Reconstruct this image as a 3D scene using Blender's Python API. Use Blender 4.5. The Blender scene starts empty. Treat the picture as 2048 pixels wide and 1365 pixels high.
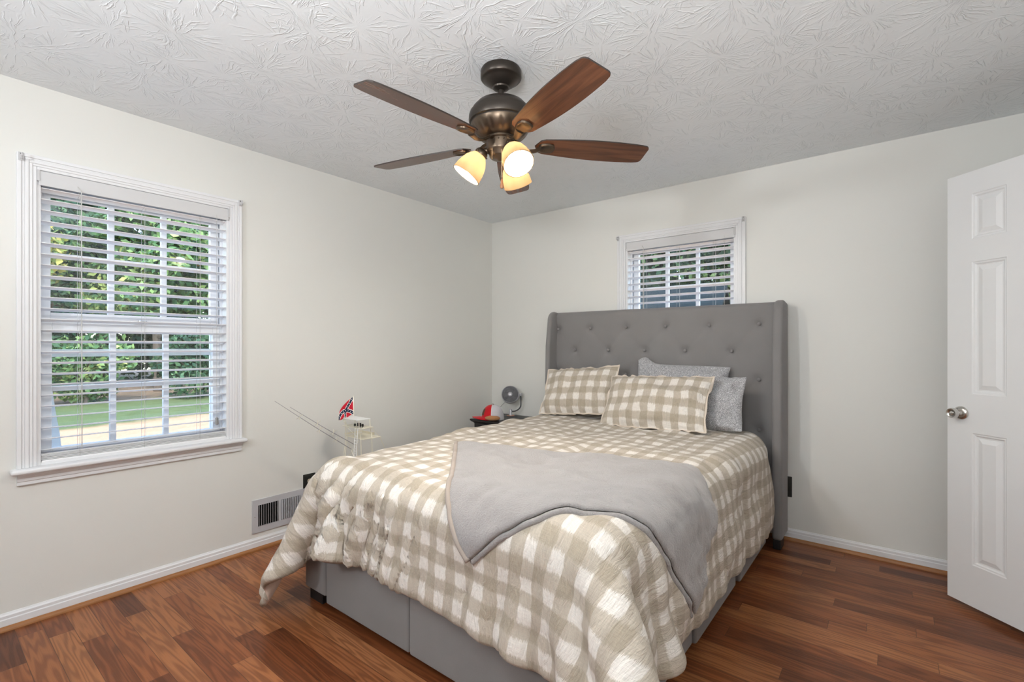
import bpy, bmesh, math, random
import numpy as np
from mathutils import Vector, Matrix, Euler, noise
from mathutils.bvhtree import BVHTree

random.seed(7)
PI = math.pi
S = bpy.context.scene
COL = S.collection

# ------------------------------------------------------------------ camera
cam = bpy.data.cameras.new('camera')
cam.sensor_width = 36.0
cam.lens = 963.98 * 36.0 / 2048.0
cam.shift_y = (692.15 - 682.5) / 2048.0
cam.clip_start = 0.03
cam.clip_end = 200
cam_o = bpy.data.objects.new('camera', cam)
cam_o.location = (3.0667, -3.5521, 1.25)
cam_o.rotation_euler = (math.radians(90), 0, math.radians(38.437))
COL.objects.link(cam_o)
S.camera = cam_o

# ------------------------------------------------------------------ exposure, sky, sun, large lights
S.view_settings.view_transform = 'Standard'
S.view_settings.look = 'None'
S.view_settings.gamma = 1.0
S.view_settings.use_curve_mapping = False
S.view_settings.exposure = 0.33
S.cycles.use_denoising = True
S.cycles.max_bounces = 10
S.cycles.diffuse_bounces = 6
S.cycles.sample_clamp_indirect = 8.0

W = bpy.data.worlds.new('sky')
S.world = W
W.use_nodes = True
bg = W.node_tree.nodes['Background']
sky = W.node_tree.nodes.new('ShaderNodeTexSky')
sky.sky_type = 'NISHITA'
sky.sun_disc = False
sky.sun_elevation = math.radians(48)
sky.sun_rotation = math.radians(120)
W.node_tree.links.new(sky.outputs['Color'], bg.inputs['Color'])
bg.inputs['Strength'].default_value = 1.0

def light(name, kind, loc, energy, color, target=None, **kw):
    l = bpy.data.lights.new(name, kind)
    l.energy = energy
    l.color = color
    for k, v in kw.items():
        setattr(l, k, v)
    o = bpy.data.objects.new(name, l)
    o.location = loc
    if target is not None:
        o.rotation_euler = (Vector(target) - Vector(loc)).to_track_quat('-Z', 'Y').to_euler()
    COL.objects.link(o)
    return o

light('sun', 'SUN', (20, -10, 20), 2.6, (1.0, 0.93, 0.80), target=(0, 0, 0), angle=0.01)
light('flash', 'AREA', (1.35, -4.7, 1.95), 22, (0.93, 0.97, 1.0), target=(2.1, 0.0, 1.6), shape='DISK', size=0.26)
light('ceiling_bounce_fill', 'AREA', (2.85, -3.9, 1.62), 52, (0.95, 0.97, 0.985), target=(2.78, -3.6, 2.44), shape='DISK', size=0.5)  # added fill light, out of view, aimed up to brighten the room

# ------------------------------------------------------------------ helpers
def tag(o, label=None, cat=None, group=None, kind=None):
    if label: o['label'] = label
    if cat: o['category'] = cat
    if group: o['group'] = group
    if kind: o['kind'] = kind
    return o

def empty(name, loc=(0, 0, 0), rz=0.0, label=None, cat=None, group=None):
    o = bpy.data.objects.new(name, None)
    o.empty_display_size = 0.05
    o.location = loc
    o.rotation_euler = (0, 0, rz)
    COL.objects.link(o)
    return tag(o, label, cat, group)

def obj(name, bm, mat, parent=None, smooth=None):
    me = bpy.data.meshes.new(name)
    bm.to_mesh(me)
    bm.free()
    if smooth is not None:
        lim = math.radians(smooth)
        me.polygons.foreach_set('use_smooth', [True] * len(me.polygons))
        if smooth < 179:
            me.set_sharp_from_angle(angle=lim)
    o = bpy.data.objects.new(name, me)
    COL.objects.link(o)
    for m in (mat if isinstance(mat, (list, tuple)) else [mat]):
        me.materials.append(m)
    if parent is not None:
        o.parent = parent
    return o

def struct(name, bm, mat, parent=None, smooth=None):
    o = obj(name, bm, mat, parent, smooth)
    if parent is None:
        o['kind'] = 'structure'
    return o

def box(bm, a, b, bev=0.0, seg=2, mi=0, M=None):
    a = [min(p, q) for p, q in zip(a, b)], [max(p, q) for p, q in zip(a, b)]
    lo, hi = a
    vs = [bm.verts.new((x, y, z)) for z in (lo[2], hi[2]) for y in (lo[1], hi[1]) for x in (lo[0], hi[0])]
    fs = [(0, 2, 3, 1), (4, 5, 7, 6), (0, 1, 5, 4), (2, 6, 7, 3), (0, 4, 6, 2), (1, 3, 7, 5)]
    faces = [bm.faces.new([vs[i] for i in f]) for f in fs]
    for f in faces: f.material_index = mi
    if bev > 0:
        es = list({e for f in faces for e in f.edges})
        r = bmesh.ops.bevel(bm, geom=es, offset=bev, segments=seg, affect='EDGES', profile=0.5)
        vs = list({v for f in r['faces'] for v in f.verts} | {v for v in vs if v.is_valid})
        for f in r['faces']: f.material_index = mi
    if M is not None:
        for v in vs: v.co = M @ v.co
    return vs

def tube(bm, pts, r, n=8, caps=True, mi=0):
    pts = [Vector(p) for p in pts]
    rs = r if isinstance(r, (list, tuple)) else [r] * len(pts)
    rings = []
    up = None
    for i, p in enumerate(pts):
        t = (pts[min(i + 1, len(pts) - 1)] - pts[max(i - 1, 0)]).normalized()
        if up is None:
            up = Vector((0, 0, 1)) if abs(t.z) < .9 else Vector((1, 0, 0))
        a = t.cross(up).normalized()
        b = a.cross(t).normalized()
        up = b
        rings.append([bm.verts.new(p + (a * math.cos(2 * PI * k / n) + b * math.sin(2 * PI * k / n)) * rs[i]) for k in range(n)])
    for i in range(len(rings) - 1):
        for k in range(n):
            f = bm.faces.new((rings[i][k], rings[i][(k + 1) % n], rings[i + 1][(k + 1) % n], rings[i + 1][k]))
            f.material_index = mi
    if caps:
        bm.faces.new(rings[0][::-1]).material_index = mi
        bm.faces.new(rings[-1]).material_index = mi

def lathe(bm, prof, n=32, M=None, mi=0, cap0=False, cap1=False):
    """prof: list of (r, z) revolved about z"""
    rings = []
    for r, z in prof:
        ring = []
        for k in range(n):
            a = 2 * PI * k / n
            p = Vector((r * math.cos(a), r * math.sin(a), z))
            ring.append(bm.verts.new(M @ p if M is not None else p))
        rings.append(ring)
    for i in range(len(rings) - 1):
        for k in range(n):
            f = bm.faces.new((rings[i][k], rings[i][(k + 1) % n], rings[i + 1][(k + 1) % n], rings[i + 1][k]))
            f.material_index = mi
    if cap0: bm.faces.new(rings[0][::-1]).material_index = mi
    if cap1: bm.faces.new(rings[-1]).material_index = mi
    return rings

def prism(bm, poly, a, b, mi=0, M=None):
    """poly: 2D outline; a, b: functions or (axis) map from 2D to 3D points at both ends"""
    A = [bm.verts.new(M @ Vector(a(p)) if M else a(p)) for p in poly]
    B = [bm.verts.new(M @ Vector(b(p)) if M else b(p)) for p in poly]
    n = len(poly)
    for i in range(n):
        bm.faces.new((A[i], A[(i + 1) % n], B[(i + 1) % n], B[i])).material_index = mi
    bm.faces.new(A[::-1]).material_index = mi
    bm.faces.new(B).material_index = mi

def sphere(bm, c, r, u=12, v=8, sc=(1, 1, 1)):
    M = Matrix.Translation(Vector(c)) @ Matrix.Diagonal((r * sc[0], r * sc[1], r * sc[2], 1))
    bmesh.ops.create_uvsphere(bm, u_segments=u, v_segments=v, radius=1, matrix=M)

def fixn(bm):
    bmesh.ops.recalc_face_normals(bm, faces=bm.faces[:])
    return bm

def NB(): return bmesh.new()

# ------------------------------------------------------------------ materials
class N:
    """small wrapper for building node trees"""
    def __init__(s, name):
        s.m = bpy.data.materials.new(name)
        s.m.use_nodes = True
        s.t = s.m.node_tree
        s.b = s.t.nodes['Principled BSDF']
    def new(s, ty, **kw):
        n = s.t.nodes.new(ty)
        for k, v in kw.items(): setattr(n, k, v)
        return n
    def put(s, sock, v):
        if isinstance(v, bpy.types.NodeSocket): s.t.links.new(v, sock)
        elif v is not None: sock.default_value = v
    def math(s, op, a, b=None, c=None, clamp=False):
        n = s.new('ShaderNodeMath', operation=op, use_clamp=clamp)
        s.put(n.inputs[0], a); s.put(n.inputs[1], b); s.put(n.inputs[2], c)
        return n.outputs[0]
    def vm(s, op, a, b=None, out=0):
        n = s.new('ShaderNodeVectorMath', operation=op)
        s.put(n.inputs[0], a); s.put(n.inputs[1], b)
        return n.outputs[out]
    def xyz(s, v):
        n = s.new('ShaderNodeSeparateXYZ'); s.put(n.inputs[0], v)
        return n.outputs[0], n.outputs[1], n.outputs[2]
    def comb(s, x, y, z=0.0):
        n = s.new('ShaderNodeCombineXYZ'); s.put(n.inputs[0], x); s.put(n.inputs[1], y); s.put(n.inputs[2], z)
        return n.outputs[0]
    def noise(s, vec, scale=5, detail=3, rough=0.5, dist=0.0, out='Fac', dim='3D'):
        n = s.new('ShaderNodeTexNoise', noise_dimensions=dim)
        s.put(n.inputs['Vector'], vec)
        n.inputs['Scale'].default_value = scale; n.inputs['Detail'].default_value = detail
        n.inputs['Roughness'].default_value = rough; n.inputs['Distortion'].default_value = dist
        return n.outputs[out]
    def white(s, vec, out='Value'):
        n = s.new('ShaderNodeTexWhiteNoise', noise_dimensions='3D'); s.put(n.inputs['Vector'], vec)
        return n.outputs[out]
    def ramp(s, fac, stops, interp='LINEAR'):
        n = s.new('ShaderNodeValToRGB'); s.put(n.inputs[0], fac)
        cr = n.color_ramp; cr.interpolation = interp
        while len(cr.elements) < len(stops): cr.elements.new(0.5)
        for e, (p, c) in zip(cr.elements, stops):
            e.position = p; e.color = (c[0], c[1], c[2], 1) if not isinstance(c, (int, float)) else (c, c, c, 1)
        return n.outputs[0]
    def mix(s, fac, a, b, mode='MIX'):
        n = s.new('ShaderNodeMix', data_type='RGBA', blend_type=mode)
        s.put(n.inputs[0], fac)
        s.put(n.inputs[6], a if not isinstance(a, tuple) else (*a[:3], 1)); s.put(n.inputs[7], b if not isinstance(b, tuple) else (*b[:3], 1))
        return n.outputs[2]
    def step(s, v, e0, e1):
        n = s.new('ShaderNodeMapRange', interpolation_type='SMOOTHSTEP'); s.put(n.inputs[0], v)
        n.inputs[1].default_value = e0; n.inputs[2].default_value = e1
        return n.outputs[0]
    def pos(s):
        return s.new('ShaderNodeTexCoord').outputs['Object']
    def gen(s, which='Generated'):
        return s.new('ShaderNodeTexCoord').outputs[which]
    def bump(s, h, strength=0.3, dist=0.01):
        n = s.new('ShaderNodeBump'); s.put(n.inputs['Height'], h)
        n.inputs['Strength'].default_value = strength; n.inputs['Distance'].default_value = dist
        s.put(s.b.inputs['Normal'], n.outputs[0]); return n
    def col(s, c): s.put(s.b.inputs['Base Color'], (*c, 1) if isinstance(c, tuple) else c)
    def set(s, **kw):
        for k, v in kw.items():
            s.put(s.b.inputs[k.replace('_', ' ')], v)
        return s

def plain(name, c, rough=0.5, metal=0.0, var=0.0, scale=20, bump=0.0, bscale=200, **kw):
    n = N(name)
    p = n.pos()
    if var > 0:
        f = n.noise(p, scale, 3)
        n.col(n.mix(f, tuple(x * (1 - var) for x in c), tuple(min(1, x * (1 + var)) for x in c)))
    else:
        n.col(tuple(c))
    n.set(Roughness=rough, Metallic=metal)
    for k, v in kw.items(): n.put(n.b.inputs[k.replace('_', ' ')], v)
    if bump > 0:
        n.bump(n.noise(p, bscale, 2), bump, 0.002)
    return n.m

def mat_wall():
    n = N('wall_paint')
    p = n.pos()
    f = n.noise(p, 1.3, 3)
    n.col(n.mix(f, (0.72, 0.718, 0.685), (0.75, 0.748, 0.715)))
    n.set(Roughness=0.55, Specular_IOR_Level=0.3)
    n.bump(n.noise(p, 90, 3), 0.06, 0.004)
    return n.m

def mat_ceiling():
    n = N('ceiling_stomp_texture')
    p = n.pos()
    hs = []
    for sc, off, k, w in ((3.6, (0.0, 0.0, 0), 9.0, 1.0), (4.3, (7.3, 2.1, 0), 10.5, 0.8)):
        q = n.vm('ADD', p, off)
        wob = n.vm('SCALE', n.vm('SUBTRACT', n.noise(q, 22, 2, out='Color'), (0.5, 0.5, 0.5)), None)
        wob.node.inputs['Scale'].default_value = 0.022
        q = n.vm('ADD', q, wob)
        q = n.vm('MULTIPLY', q, (1, 1, 0))
        v = n.new('ShaderNodeTexVoronoi', voronoi_dimensions='2D', feature='F1')
        n.put(v.inputs['Vector'], q); v.inputs['Scale'].default_value = sc; v.inputs['Randomness'].default_value = 0.85
        d = n.vm('SUBTRACT', q, v.outputs['Position'])
        r = n.vm('LENGTH', d, out=1)
        dn = n.vm('NORMALIZE', d)
        x, y, z = n.xyz(dn)
        cr = n.white(v.outputs['Position'])
        vec = n.comb(n.math('MULTIPLY_ADD', x, k, n.math('MULTIPLY', cr, 40.0)), n.math('MULTIPLY', y, k), n.math('MULTIPLY', r, 6.0))
        s = n.noise(vec, 1.0, 1.5, 0.6)
        ridge = n.step(s, 0.54, 0.66)
        fade = n.math('MULTIPLY', n.step(r, 0.015, 0.05), n.math('SUBTRACT', 1.0, n.step(r, 0.10, 0.19)))
        hs.append(n.math('MULTIPLY', n.math('MULTIPLY', ridge, fade), w))
    h = n.math('MAXIMUM', hs[0], hs[1])
    h = n.math('ADD', h, n.math('MULTIPLY', n.noise(p, 60, 3), 0.12))
    n.col((0.80, 0.835, 0.86))
    n.set(Roughness=0.8, Specular_IOR_Level=0.2)
    n.bump(h, 0.65, 0.0034)
    return n.m

def wood_floor():
    n = N('oak_floorboards')
    p = n.pos()
    x, y, z = n.xyz(p)
    wdt, L = 0.0826, 0.95
    ry = n.math('DIVIDE', n.math('ADD', y, 0.031), wdt)
    row = n.math('FLOOR', ry)
    rr = n.white(n.comb(row, 3.7, 1.1))
    rl = n.white(n.comb(row, 9.7, 4.1))
    LL = n.math('MULTIPLY_ADD', rl, 0.7, 0.55)
    xx = n.math('DIVIDE', n.math('MULTIPLY_ADD', rr, 3.0, x), LL)
    idx = n.math('FLOOR', xx)
    pid = n.comb(row, idx, 0.5)
    r1 = n.white(pid)
    r2 = n.white(n.comb(idx, row, 7.5))
    # grain, cathedral rings stretched along the board
    fy = n.math('SUBTRACT', n.math('FRACT', ry), 0.5)
    gx = n.math('MULTIPLY_ADD', r1, 31.0, n.math('MULTIPLY', x, 1.0))
    gv = n.comb(n.math('MULTIPLY', gx, 1.1), n.math('MULTIPLY_ADD', r2, 17.0, n.math('MULTIPLY', y, 15.0)), n.math('MULTIPLY', r1, 9.0))
    big = n.noise(gv, 1.0, 2, 0.5, 0.2)
    rings = n.math('FRACT', n.math('MULTIPLY', big, 10.0))
    rings = n.math('ABSOLUTE', n.math('SUBTRACT', rings, 0.5))
    ringm = n.step(rings, 0.10, 0.45)
    fine = n.noise(n.comb(n.math('MULTIPLY', gx, 7.0), n.math('MULTIPLY', y, 420.0), r1), 1.0, 3, 0.6)
    base = n.ramp(r1, [(0.0, (0.125, 0.037, 0.013)), (0.3, (0.205, 0.064, 0.022)), (0.65, (0.275, 0.091, 0.031)), (1.0, (0.37, 0.147, 0.056))])
    dark = n.mix(1.0, base, (0.42, 0.36, 0.32), 'MULTIPLY')
    c = n.mix(n.math('MULTIPLY', ringm, 0.62), base, dark)
    c = n.mix(n.math('MULTIPLY', n.step(fine, 0.48, 0.75), 0.38), c, dark)
    ge = n.math('MINIMUM', n.math('MULTIPLY', n.math('SUBTRACT', 0.5, n.math('ABSOLUTE', fy)), wdt),
                n.math('MULTIPLY', n.math('SUBTRACT', 0.5, n.math('ABSOLUTE', n.math('SUBTRACT', n.math('FRACT', xx), 0.5))), LL))
    gap = n.math('SUBTRACT', 1.0, n.step(ge, 0.0003, 0.0016))
    c = n.mix(n.math('MULTIPLY', gap, 0.8), c, (0.035, 0.015, 0.008))
    n.col(c)
    n.set(Roughness=n.math('MULTIPLY_ADD', fine, 0.16, 0.26), Coat_Weight=0.07, Coat_Roughness=0.15, Specular_IOR_Level=0.28)
    h = n.math('SUBTRACT', n.math('MULTIPLY', r2, 0.25), n.math('ADD', gap, n.math('MULTIPLY', fine, 0.08)))
    n.bump(h, 0.2, 0.0012)
    return n.m

def wood(name, c0, c1, axis=0, scale=1.0, rough=0.4):
    n = N(name)
    p = n.pos()
    sc = [40.0, 40.0, 40.0]; sc[axis] = 3.0
    q = n.vm('MULTIPLY', p, tuple(v * scale for v in sc))
    g = n.noise(q, 1.0, 4, 0.6, 0.6)
    n.col(n.mix(n.step(g, 0.3, 0.7), c0, c1))
    n.set(Roughness=rough)
    return n.m

def gingham(name, period=0.095):
    n = N(name)
    uv = n.gen('UV')
    u, v, w = n.xyz(uv)
    # slubby woven edges: ragged along both directions
    j1 = n.noise(n.comb(n.math('MULTIPLY', u, 900.0), n.math('MULTIPLY', v, 18.0)), 1.0, 2)
    j2 = n.noise(n.comb(n.math('MULTIPLY', u, 300.0), n.math('MULTIPLY', v, 30.0), 4.0), 1.0, 2)
    jl = n.noise(n.comb(n.math('MULTIPLY', u, 9.0), n.math('MULTIPLY', v, 9.0), 2.0), 1.0, 2)
    uu = n.math('ADD', n.math('DIVIDE', u, period), n.math('MULTIPLY_ADD', jl, 0.30, n.math('MULTIPLY_ADD', j2, 0.12, -0.21)))
    vv = n.math('ADD', n.math('DIVIDE', v, period), n.math('MULTIPLY_ADD', jl, 0.24, n.math('MULTIPLY_ADD', j1, 0.38, -0.31)))
    def stripe(t):
        f = n.math('ABSOLUTE', n.math('SUBTRACT', n.math('FRACT', t), 0.5))
        return n.step(f, 0.232, 0.268)
    a, b = stripe(uu), stripe(vv)
    thr = n.noise(n.comb(n.math('MULTIPLY', u, 700.0), n.math('MULTIPLY', v, 40.0), 1.0), 1.0, 3, 0.6)
    thr2 = n.noise(n.comb(n.math('MULTIPLY', u, 40.0), n.math('MULTIPLY', v, 500.0), 5.0), 1.0, 3, 0.6)
    white = (0.78, 0.735, 0.68); mid = (0.525, 0.465, 0.388); dark = (0.42, 0.362, 0.284)
    ca = n.mix(a, white, mid)
    cb = n.mix(a, mid, dark)
    c = n.mix(b, ca, cb)
    t = n.math('MULTIPLY_ADD', n.math('ADD', thr, thr2), 0.5, 0.50)
    c = n.mix(1.0, c, n.comb(t, t, t), 'MULTIPLY')
    n.col(c)
    n.set(Roughness=0.9, Specular_IOR_Level=0.15, Sheen_Weight=0.15)
    cr = n.noise(n.comb(n.math('MULTIPLY', u, 55.0), n.math('MULTIPLY', v, 14.0), 3.0), 1.0, 3, 0.6, 0.8)
    n.bump(n.math('ADD', n.math('MULTIPLY', thr, 0.2), n.math('MULTIPLY', cr, 1.0)), 0.6, 0.018)
    return n.m

def fabric(name, c, var=0.12, rough=0.9, bscale=700, bstr=0.35, sheen=0.2):
    n = N(name)
    p = n.pos()
    f = n.noise(p, bscale, 2)
    g = n.noise(p, 6, 3)
    f2 = n.math('MULTIPLY_ADD', g, 0.5, n.math('MULTIPLY', f, 0.5))
    n.col(n.mix(f2, tuple(x * (1 - var) for x in c), tuple(min(1, x * (1 + var)) for x in c)))
    n.set(Roughness=rough, Sheen_Weight=sheen, Specular_IOR_Level=0.2)
    n.bump(f, bstr, 0.0015)
    return n.m

def fleece():
    n = N('grey_fleece')
    p = n.pos()
    f = n.noise(p, 160, 4, 0.65, 0.6)
    g = n.noise(p, 9, 3)
    n.col(n.mix(n.math('MULTIPLY_ADD', g, 0.6, n.math('MULTIPLY', f, 0.4)), (0.305, 0.284, 0.275), (0.41, 0.388, 0.382)))
    n.set(Roughness=0.95, Sheen_Weight=0.5, Sheen_Roughness=0.4, Specular_IOR_Level=0.1)
    n.bump(f, 0.8, 0.008)
    return n.m

def sparkle():
    n = N('grey_metallic_knit')
    p = n.pos()
    f = n.noise(p, 420, 2)
    n.col(n.ramp(f, [(0.36, (0.13, 0.13, 0.138)), (0.52, (0.34, 0.34, 0.355)), (0.66, (0.85, 0.85, 0.87))]))
    n.set(Roughness=0.75, Sheen_Weight=0.2)
    n.bump(f, 0.4, 0.002)
    return n.m

def shade_glass():
    n = N('amber_frosted_glass')
    p = n.gen('Generated')
    x, y, z = n.xyz(p)
    t = n.t
    c = n.mix(n.noise(p, 4, 3), (0.21, 0.162, 0.105), (0.25, 0.20, 0.14))
    d = n.new('ShaderNodeBsdfDiffuse'); n.put(d.inputs[0], c)
    tr = n.new('ShaderNodeBsdfTranslucent'); n.put(tr.inputs[0], c)
    gl = n.new('ShaderNodeBsdfGlossy'); gl.inputs['Roughness'].default_value = 0.15
    m1 = n.new('ShaderNodeMixShader'); m1.inputs[0].default_value = 0.55
    t.links.new(d.outputs[0], m1.inputs[1]); t.links.new(tr.outputs[0], m1.inputs[2])
    m2 = n.new('ShaderNodeMixShader'); m2.inputs[0].default_value = 0.05
    t.links.new(m1.outputs[0], m2.inputs[1]); t.links.new(gl.outputs[0], m2.inputs[2])
    t.links.new(m2.outputs[0], t.nodes['Material Output'].inputs['Surface'])
    return n.m

def glass():
    n = N('window_glass')
    t = n.t
    tr = n.new('ShaderNodeBsdfTransparent'); tr.inputs[0].default_value = (0.93, 0.96, 0.95, 1)
    gl = n.new('ShaderNodeBsdfGlossy'); gl.inputs['Roughness'].default_value = 0.02
    m = n.new('ShaderNodeMixShader'); m.inputs[0].default_value = 0.05
    t.links.new(tr.outputs[0], m.inputs[1]); t.links.new(gl.outputs[0], m.inputs[2])
    t.links.new(m.outputs[0], t.nodes['Material Output'].inputs['Surface'])
    return n.m

def emit(name, c, s):
    n = N(name)
    n.col((0.9, 0.9, 0.9))
    n.b.inputs['Emission Color'].default_value = (*c, 1)
    n.b.inputs['Emission Strength'].default_value = s
    return n.m

def foliage(name, stops):
    n = N(name)
    g = n.new('ShaderNodeNewGeometry')
    r = g.outputs['Random Per Island']
    p = n.pos()
    f = n.math('MULTIPLY_ADD', n.noise(p, 0.55, 2), 0.7, n.math('MULTIPLY_ADD', r, 0.5, -0.1))
    n.col(n.ramp(f, stops))
    n.set(Roughness=0.6, Specular_IOR_Level=0.2)
    n.b.inputs['Transmission Weight'].default_value = 0.0
    return n.m

def ground_mat():
    n = N('yard_ground')
    p = n.pos()
    x, y, z = n.xyz(p)
    wob = n.math('MULTIPLY', n.noise(p, 0.35, 3), 2.6)
    d = n.math('ADD', n.math('MULTIPLY', x, -1.0), n.math('MULTIPLY_ADD', y, -0.22, wob))   # distance out from the house
    straw = n.mix(n.noise(p, 9, 4), (0.40, 0.22, 0.125), (0.56, 0.35, 0.22))
    grass = n.mix(n.noise(p, 4, 4), (0.065, 0.098, 0.04), (0.16, 0.185, 0.075))
    litter = n.mix(n.noise(p, 2.5, 4), (0.05, 0.06, 0.03), (0.42, 0.27, 0.19))
    c = n.mix(n.step(d, 12.6, 13.2), straw, grass)
    c = n.mix(n.step(d, 18.5, 19.5), c, litter)
    n.col(c)
    n.set(Roughness=0.95, Specular_IOR_Level=0.1)
    n.bump(n.noise(p, 25, 4), 0.5, 0.03)
    return n.m

M = {}
M['wall'] = mat_wall()
M['ceiling'] = mat_ceiling()
M['floor'] = wood_floor()
M['trim'] = plain('white_trim_paint', (0.76, 0.765, 0.78), 0.38, var=0.02, scale=8)
M['door'] = plain('white_door_paint', (0.74, 0.745, 0.75), 0.4, var=0.015, scale=5)
M['blind'] = plain('white_blind_vinyl', (0.82, 0.82, 0.835), 0.42, var=0.015, scale=6)
M['rail'] = plain('pale_grey_headrail', (0.62, 0.62, 0.63), 0.4, var=0.02, scale=6)
M['cord'] = plain('pale_cord', (0.55, 0.55, 0.54), 0.8)
M['tassel'] = plain('grey_tassel_plastic', (0.30, 0.30, 0.30), 0.5)
M['clear'] = plain('cloudy_plastic', (0.55, 0.55, 0.56), 0.3)
M['shoe'] = wood('stained_shoe_moulding', (0.27, 0.105, 0.03), (0.36, 0.155, 0.05), 0)
M['shoey'] = wood('stained_shoe_moulding_side', (0.27, 0.105, 0.03), (0.36, 0.155, 0.05), 1)
M['glass'] = glass()
M['bronze'] = plain('oil_rubbed_bronze', (0.060, 0.050, 0.042), 0.36, 0.75, var=0.25, scale=9)
M['bronze2'] = plain('warm_bronze', (0.115, 0.085, 0.06), 0.36, 0.85, var=0.2, scale=12)
M['blade'] = wood('walnut_blade', (0.085, 0.030, 0.014), (0.20, 0.075, 0.033), 0, 0.6, 0.26)
M['blade_edge'] = plain('dark_blade_edge', (0.03, 0.022, 0.018), 0.5)
M['shade'] = shade_glass()
M['bulb'] = emit('lit_bulb', (1.0, 0.91, 0.79), 620.0)
M['brass'] = plain('small_brass', (0.55, 0.40, 0.22), 0.3, 0.9)
M['fob'] = wood('wooden_fob', (0.30, 0.12, 0.05), (0.45, 0.2, 0.09), 2)
M['nickel'] = plain('satin_nickel', (0.62, 0.60, 0.57), 0.22, 1.0)
M['bedfab'] = fabric('grey_upholstery', (0.225, 0.216, 0.216), 0.14)
M['black'] = plain('black_wood', (0.012, 0.012, 0.013), 0.35)
M['blackleg'] = plain('black_plastic_leg', (0.010, 0.010, 0.011), 0.45)
M['mattress'] = fabric('white_mattress_ticking', (0.7, 0.69, 0.67))
M['gingham'] = gingham('gingham_cotton')
M['gingham2'] = gingham('gingham_sham_cotton', 0.098)
M['flange'] = fabric('cream_flange_cotton', (0.66, 0.575, 0.49))
M['piping'] = fabric('peach_edge_lining', (0.66, 0.52, 0.43))
M['fleece'] = fleece()
M['hem'] = fabric('stitched_hem_band', (0.36, 0.305, 0.265))
M['sparkle'] = sparkle()
M['vent'] = plain('grey_enamel_register', (0.52, 0.52, 0.545), 0.4, var=0.03)
M['holeshade'] = plain('painted_hole_shade', (0.004, 0.004, 0.004), 0.9)  # near-black colour standing in for shade inside holes
M['plate'] = plain('dark_pewter_plate', (0.055, 0.057, 0.052), 0.4, 0.6, var=0.25, scale=60)
M['recept'] = plain('almond_receptacle', (0.62, 0.55, 0.43), 0.4)
M['capred'] = fabric('red_cotton_twill', (0.55, 0.012, 0.02), 0.1)
M['capmesh'] = fabric('pale_cap_mesh', (0.60, 0.58, 0.62), 0.2, bscale=900)
M['tan'] = fabric('tan_leather', (0.42, 0.20, 0.085), 0.2, rough=0.6)
M['patch'] = fabric('brown_leather_patch', (0.10, 0.045, 0.02), 0.3)
M['silver'] = plain('silver_plastic', (0.52, 0.52, 0.55), 0.35, 0.3)
M['charcoal'] = plain('charcoal_plastic', (0.07, 0.07, 0.078), 0.4)
M['spoke'] = plain('grey_grille_plastic', (0.30, 0.30, 0.32), 0.4)
M['copper'] = plain('copper_ring', (0.65, 0.30, 0.18), 0.35, 0.7)
M['cream'] = plain('cream_enamel', (0.74, 0.70, 0.58), 0.45, var=0.06)
M['creamw'] = plain('white_enamel', (0.80, 0.81, 0.80), 0.45)
M['rod'] = plain('grey_rod', (0.33, 0.32, 0.33), 0.4, 0.3)
M['hull'] = plain('white_hull_paint', (0.78, 0.77, 0.74), 0.3)
M['flagred'] = fabric('red_flag_cloth', (0.50, 0.012, 0.03), 0.1)
M['flagblue'] = fabric('navy_flag_cloth', (0.012, 0.02, 0.055), 0.1)
M['flagwhite'] = fabric('white_flag_cloth', (0.8, 0.78, 0.76), 0.05)
M['ground'] = ground_mat()
M['bark'] = plain('bark', (0.10, 0.075, 0.055), 0.9, var=0.4, scale=12)
M['leafA'] = foliage('olive_leaves', [(0.15, (0.035, 0.07, 0.02)), (0.4, (0.10, 0.16, 0.04)), (0.6, (0.30, 0.30, 0.07)), (0.85, (0.55, 0.42, 0.12))])
M['leafB'] = foliage('green_leaves', [(0.15, (0.02, 0.055, 0.025)), (0.45, (0.06, 0.13, 0.05)), (0.7, (0.17, 0.26, 0.09)), (0.9, (0.45, 0.46, 0.16))])
M['leafC'] = foliage('dark_leaves', [(0.15, (0.012, 0.032, 0.02)), (0.5, (0.03, 0.075, 0.04)), (0.75, (0.08, 0.14, 0.06)), (0.95, (0.25, 0.3, 0.12))])
M['siding'] = plain('blue_grey_siding', (0.014, 0.021, 0.024), 0.85, var=0.15, scale=3, Specular_IOR_Level=0.1)

# ------------------------------------------------------------------ room shell
H = 2.44
RX, FY = 3.74, -5.8            # right wall, front wall behind the camera
U0L, U0B, OPW = -3.178, 1.399, 0.812     # window openings
ZB, ZT = 0.70, 2.055

bm = NB(); box(bm, (-0.2, FY - 0.12, -0.08), (5.0, 0.2, 0.0)); struct('floor', bm, M['floor'])
bm = NB(); box(bm, (-0.2, FY - 0.12, H), (5.0, 0.2, H + 0.1)); struct('ceiling', bm, M['ceiling'])

bm = NB()
box(bm, (-0.17, FY - 0.12, 0), (0, U0L, H)); box(bm, (-0.17, U0L + OPW, 0), (0, 0.17, H))
box(bm, (-0.17, U0L, 0), (0, U0L + OPW, ZB)); box(bm, (-0.17, U0L, ZT), (0, U0L + OPW, H))
struct('wall_left', bm, M['wall'])
bm = NB()
box(bm, (0, 0, 0), (U0B, 0.17, H)); box(bm, (U0B + OPW, 0, 0), (RX + 0.1, 0.17, H))
box(bm, (U0B, 0, 0), (U0B + OPW, 0.17, ZB + .012)); box(bm, (U0B, 0, ZT + .012), (U0B + OPW, 0.17, H))
struct('wall_back', bm, M['wall'])
bm = NB()
box(bm, (RX, FY, 0), (RX + 0.1, -0.80, H)); box(bm, (RX, -0.80, 2.09), (RX + 0.1, -0.17, H)); box(bm, (RX, -0.17, 0), (RX + 0.1, 0, H))
struct('wall_right', bm, M['wall'])
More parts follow.
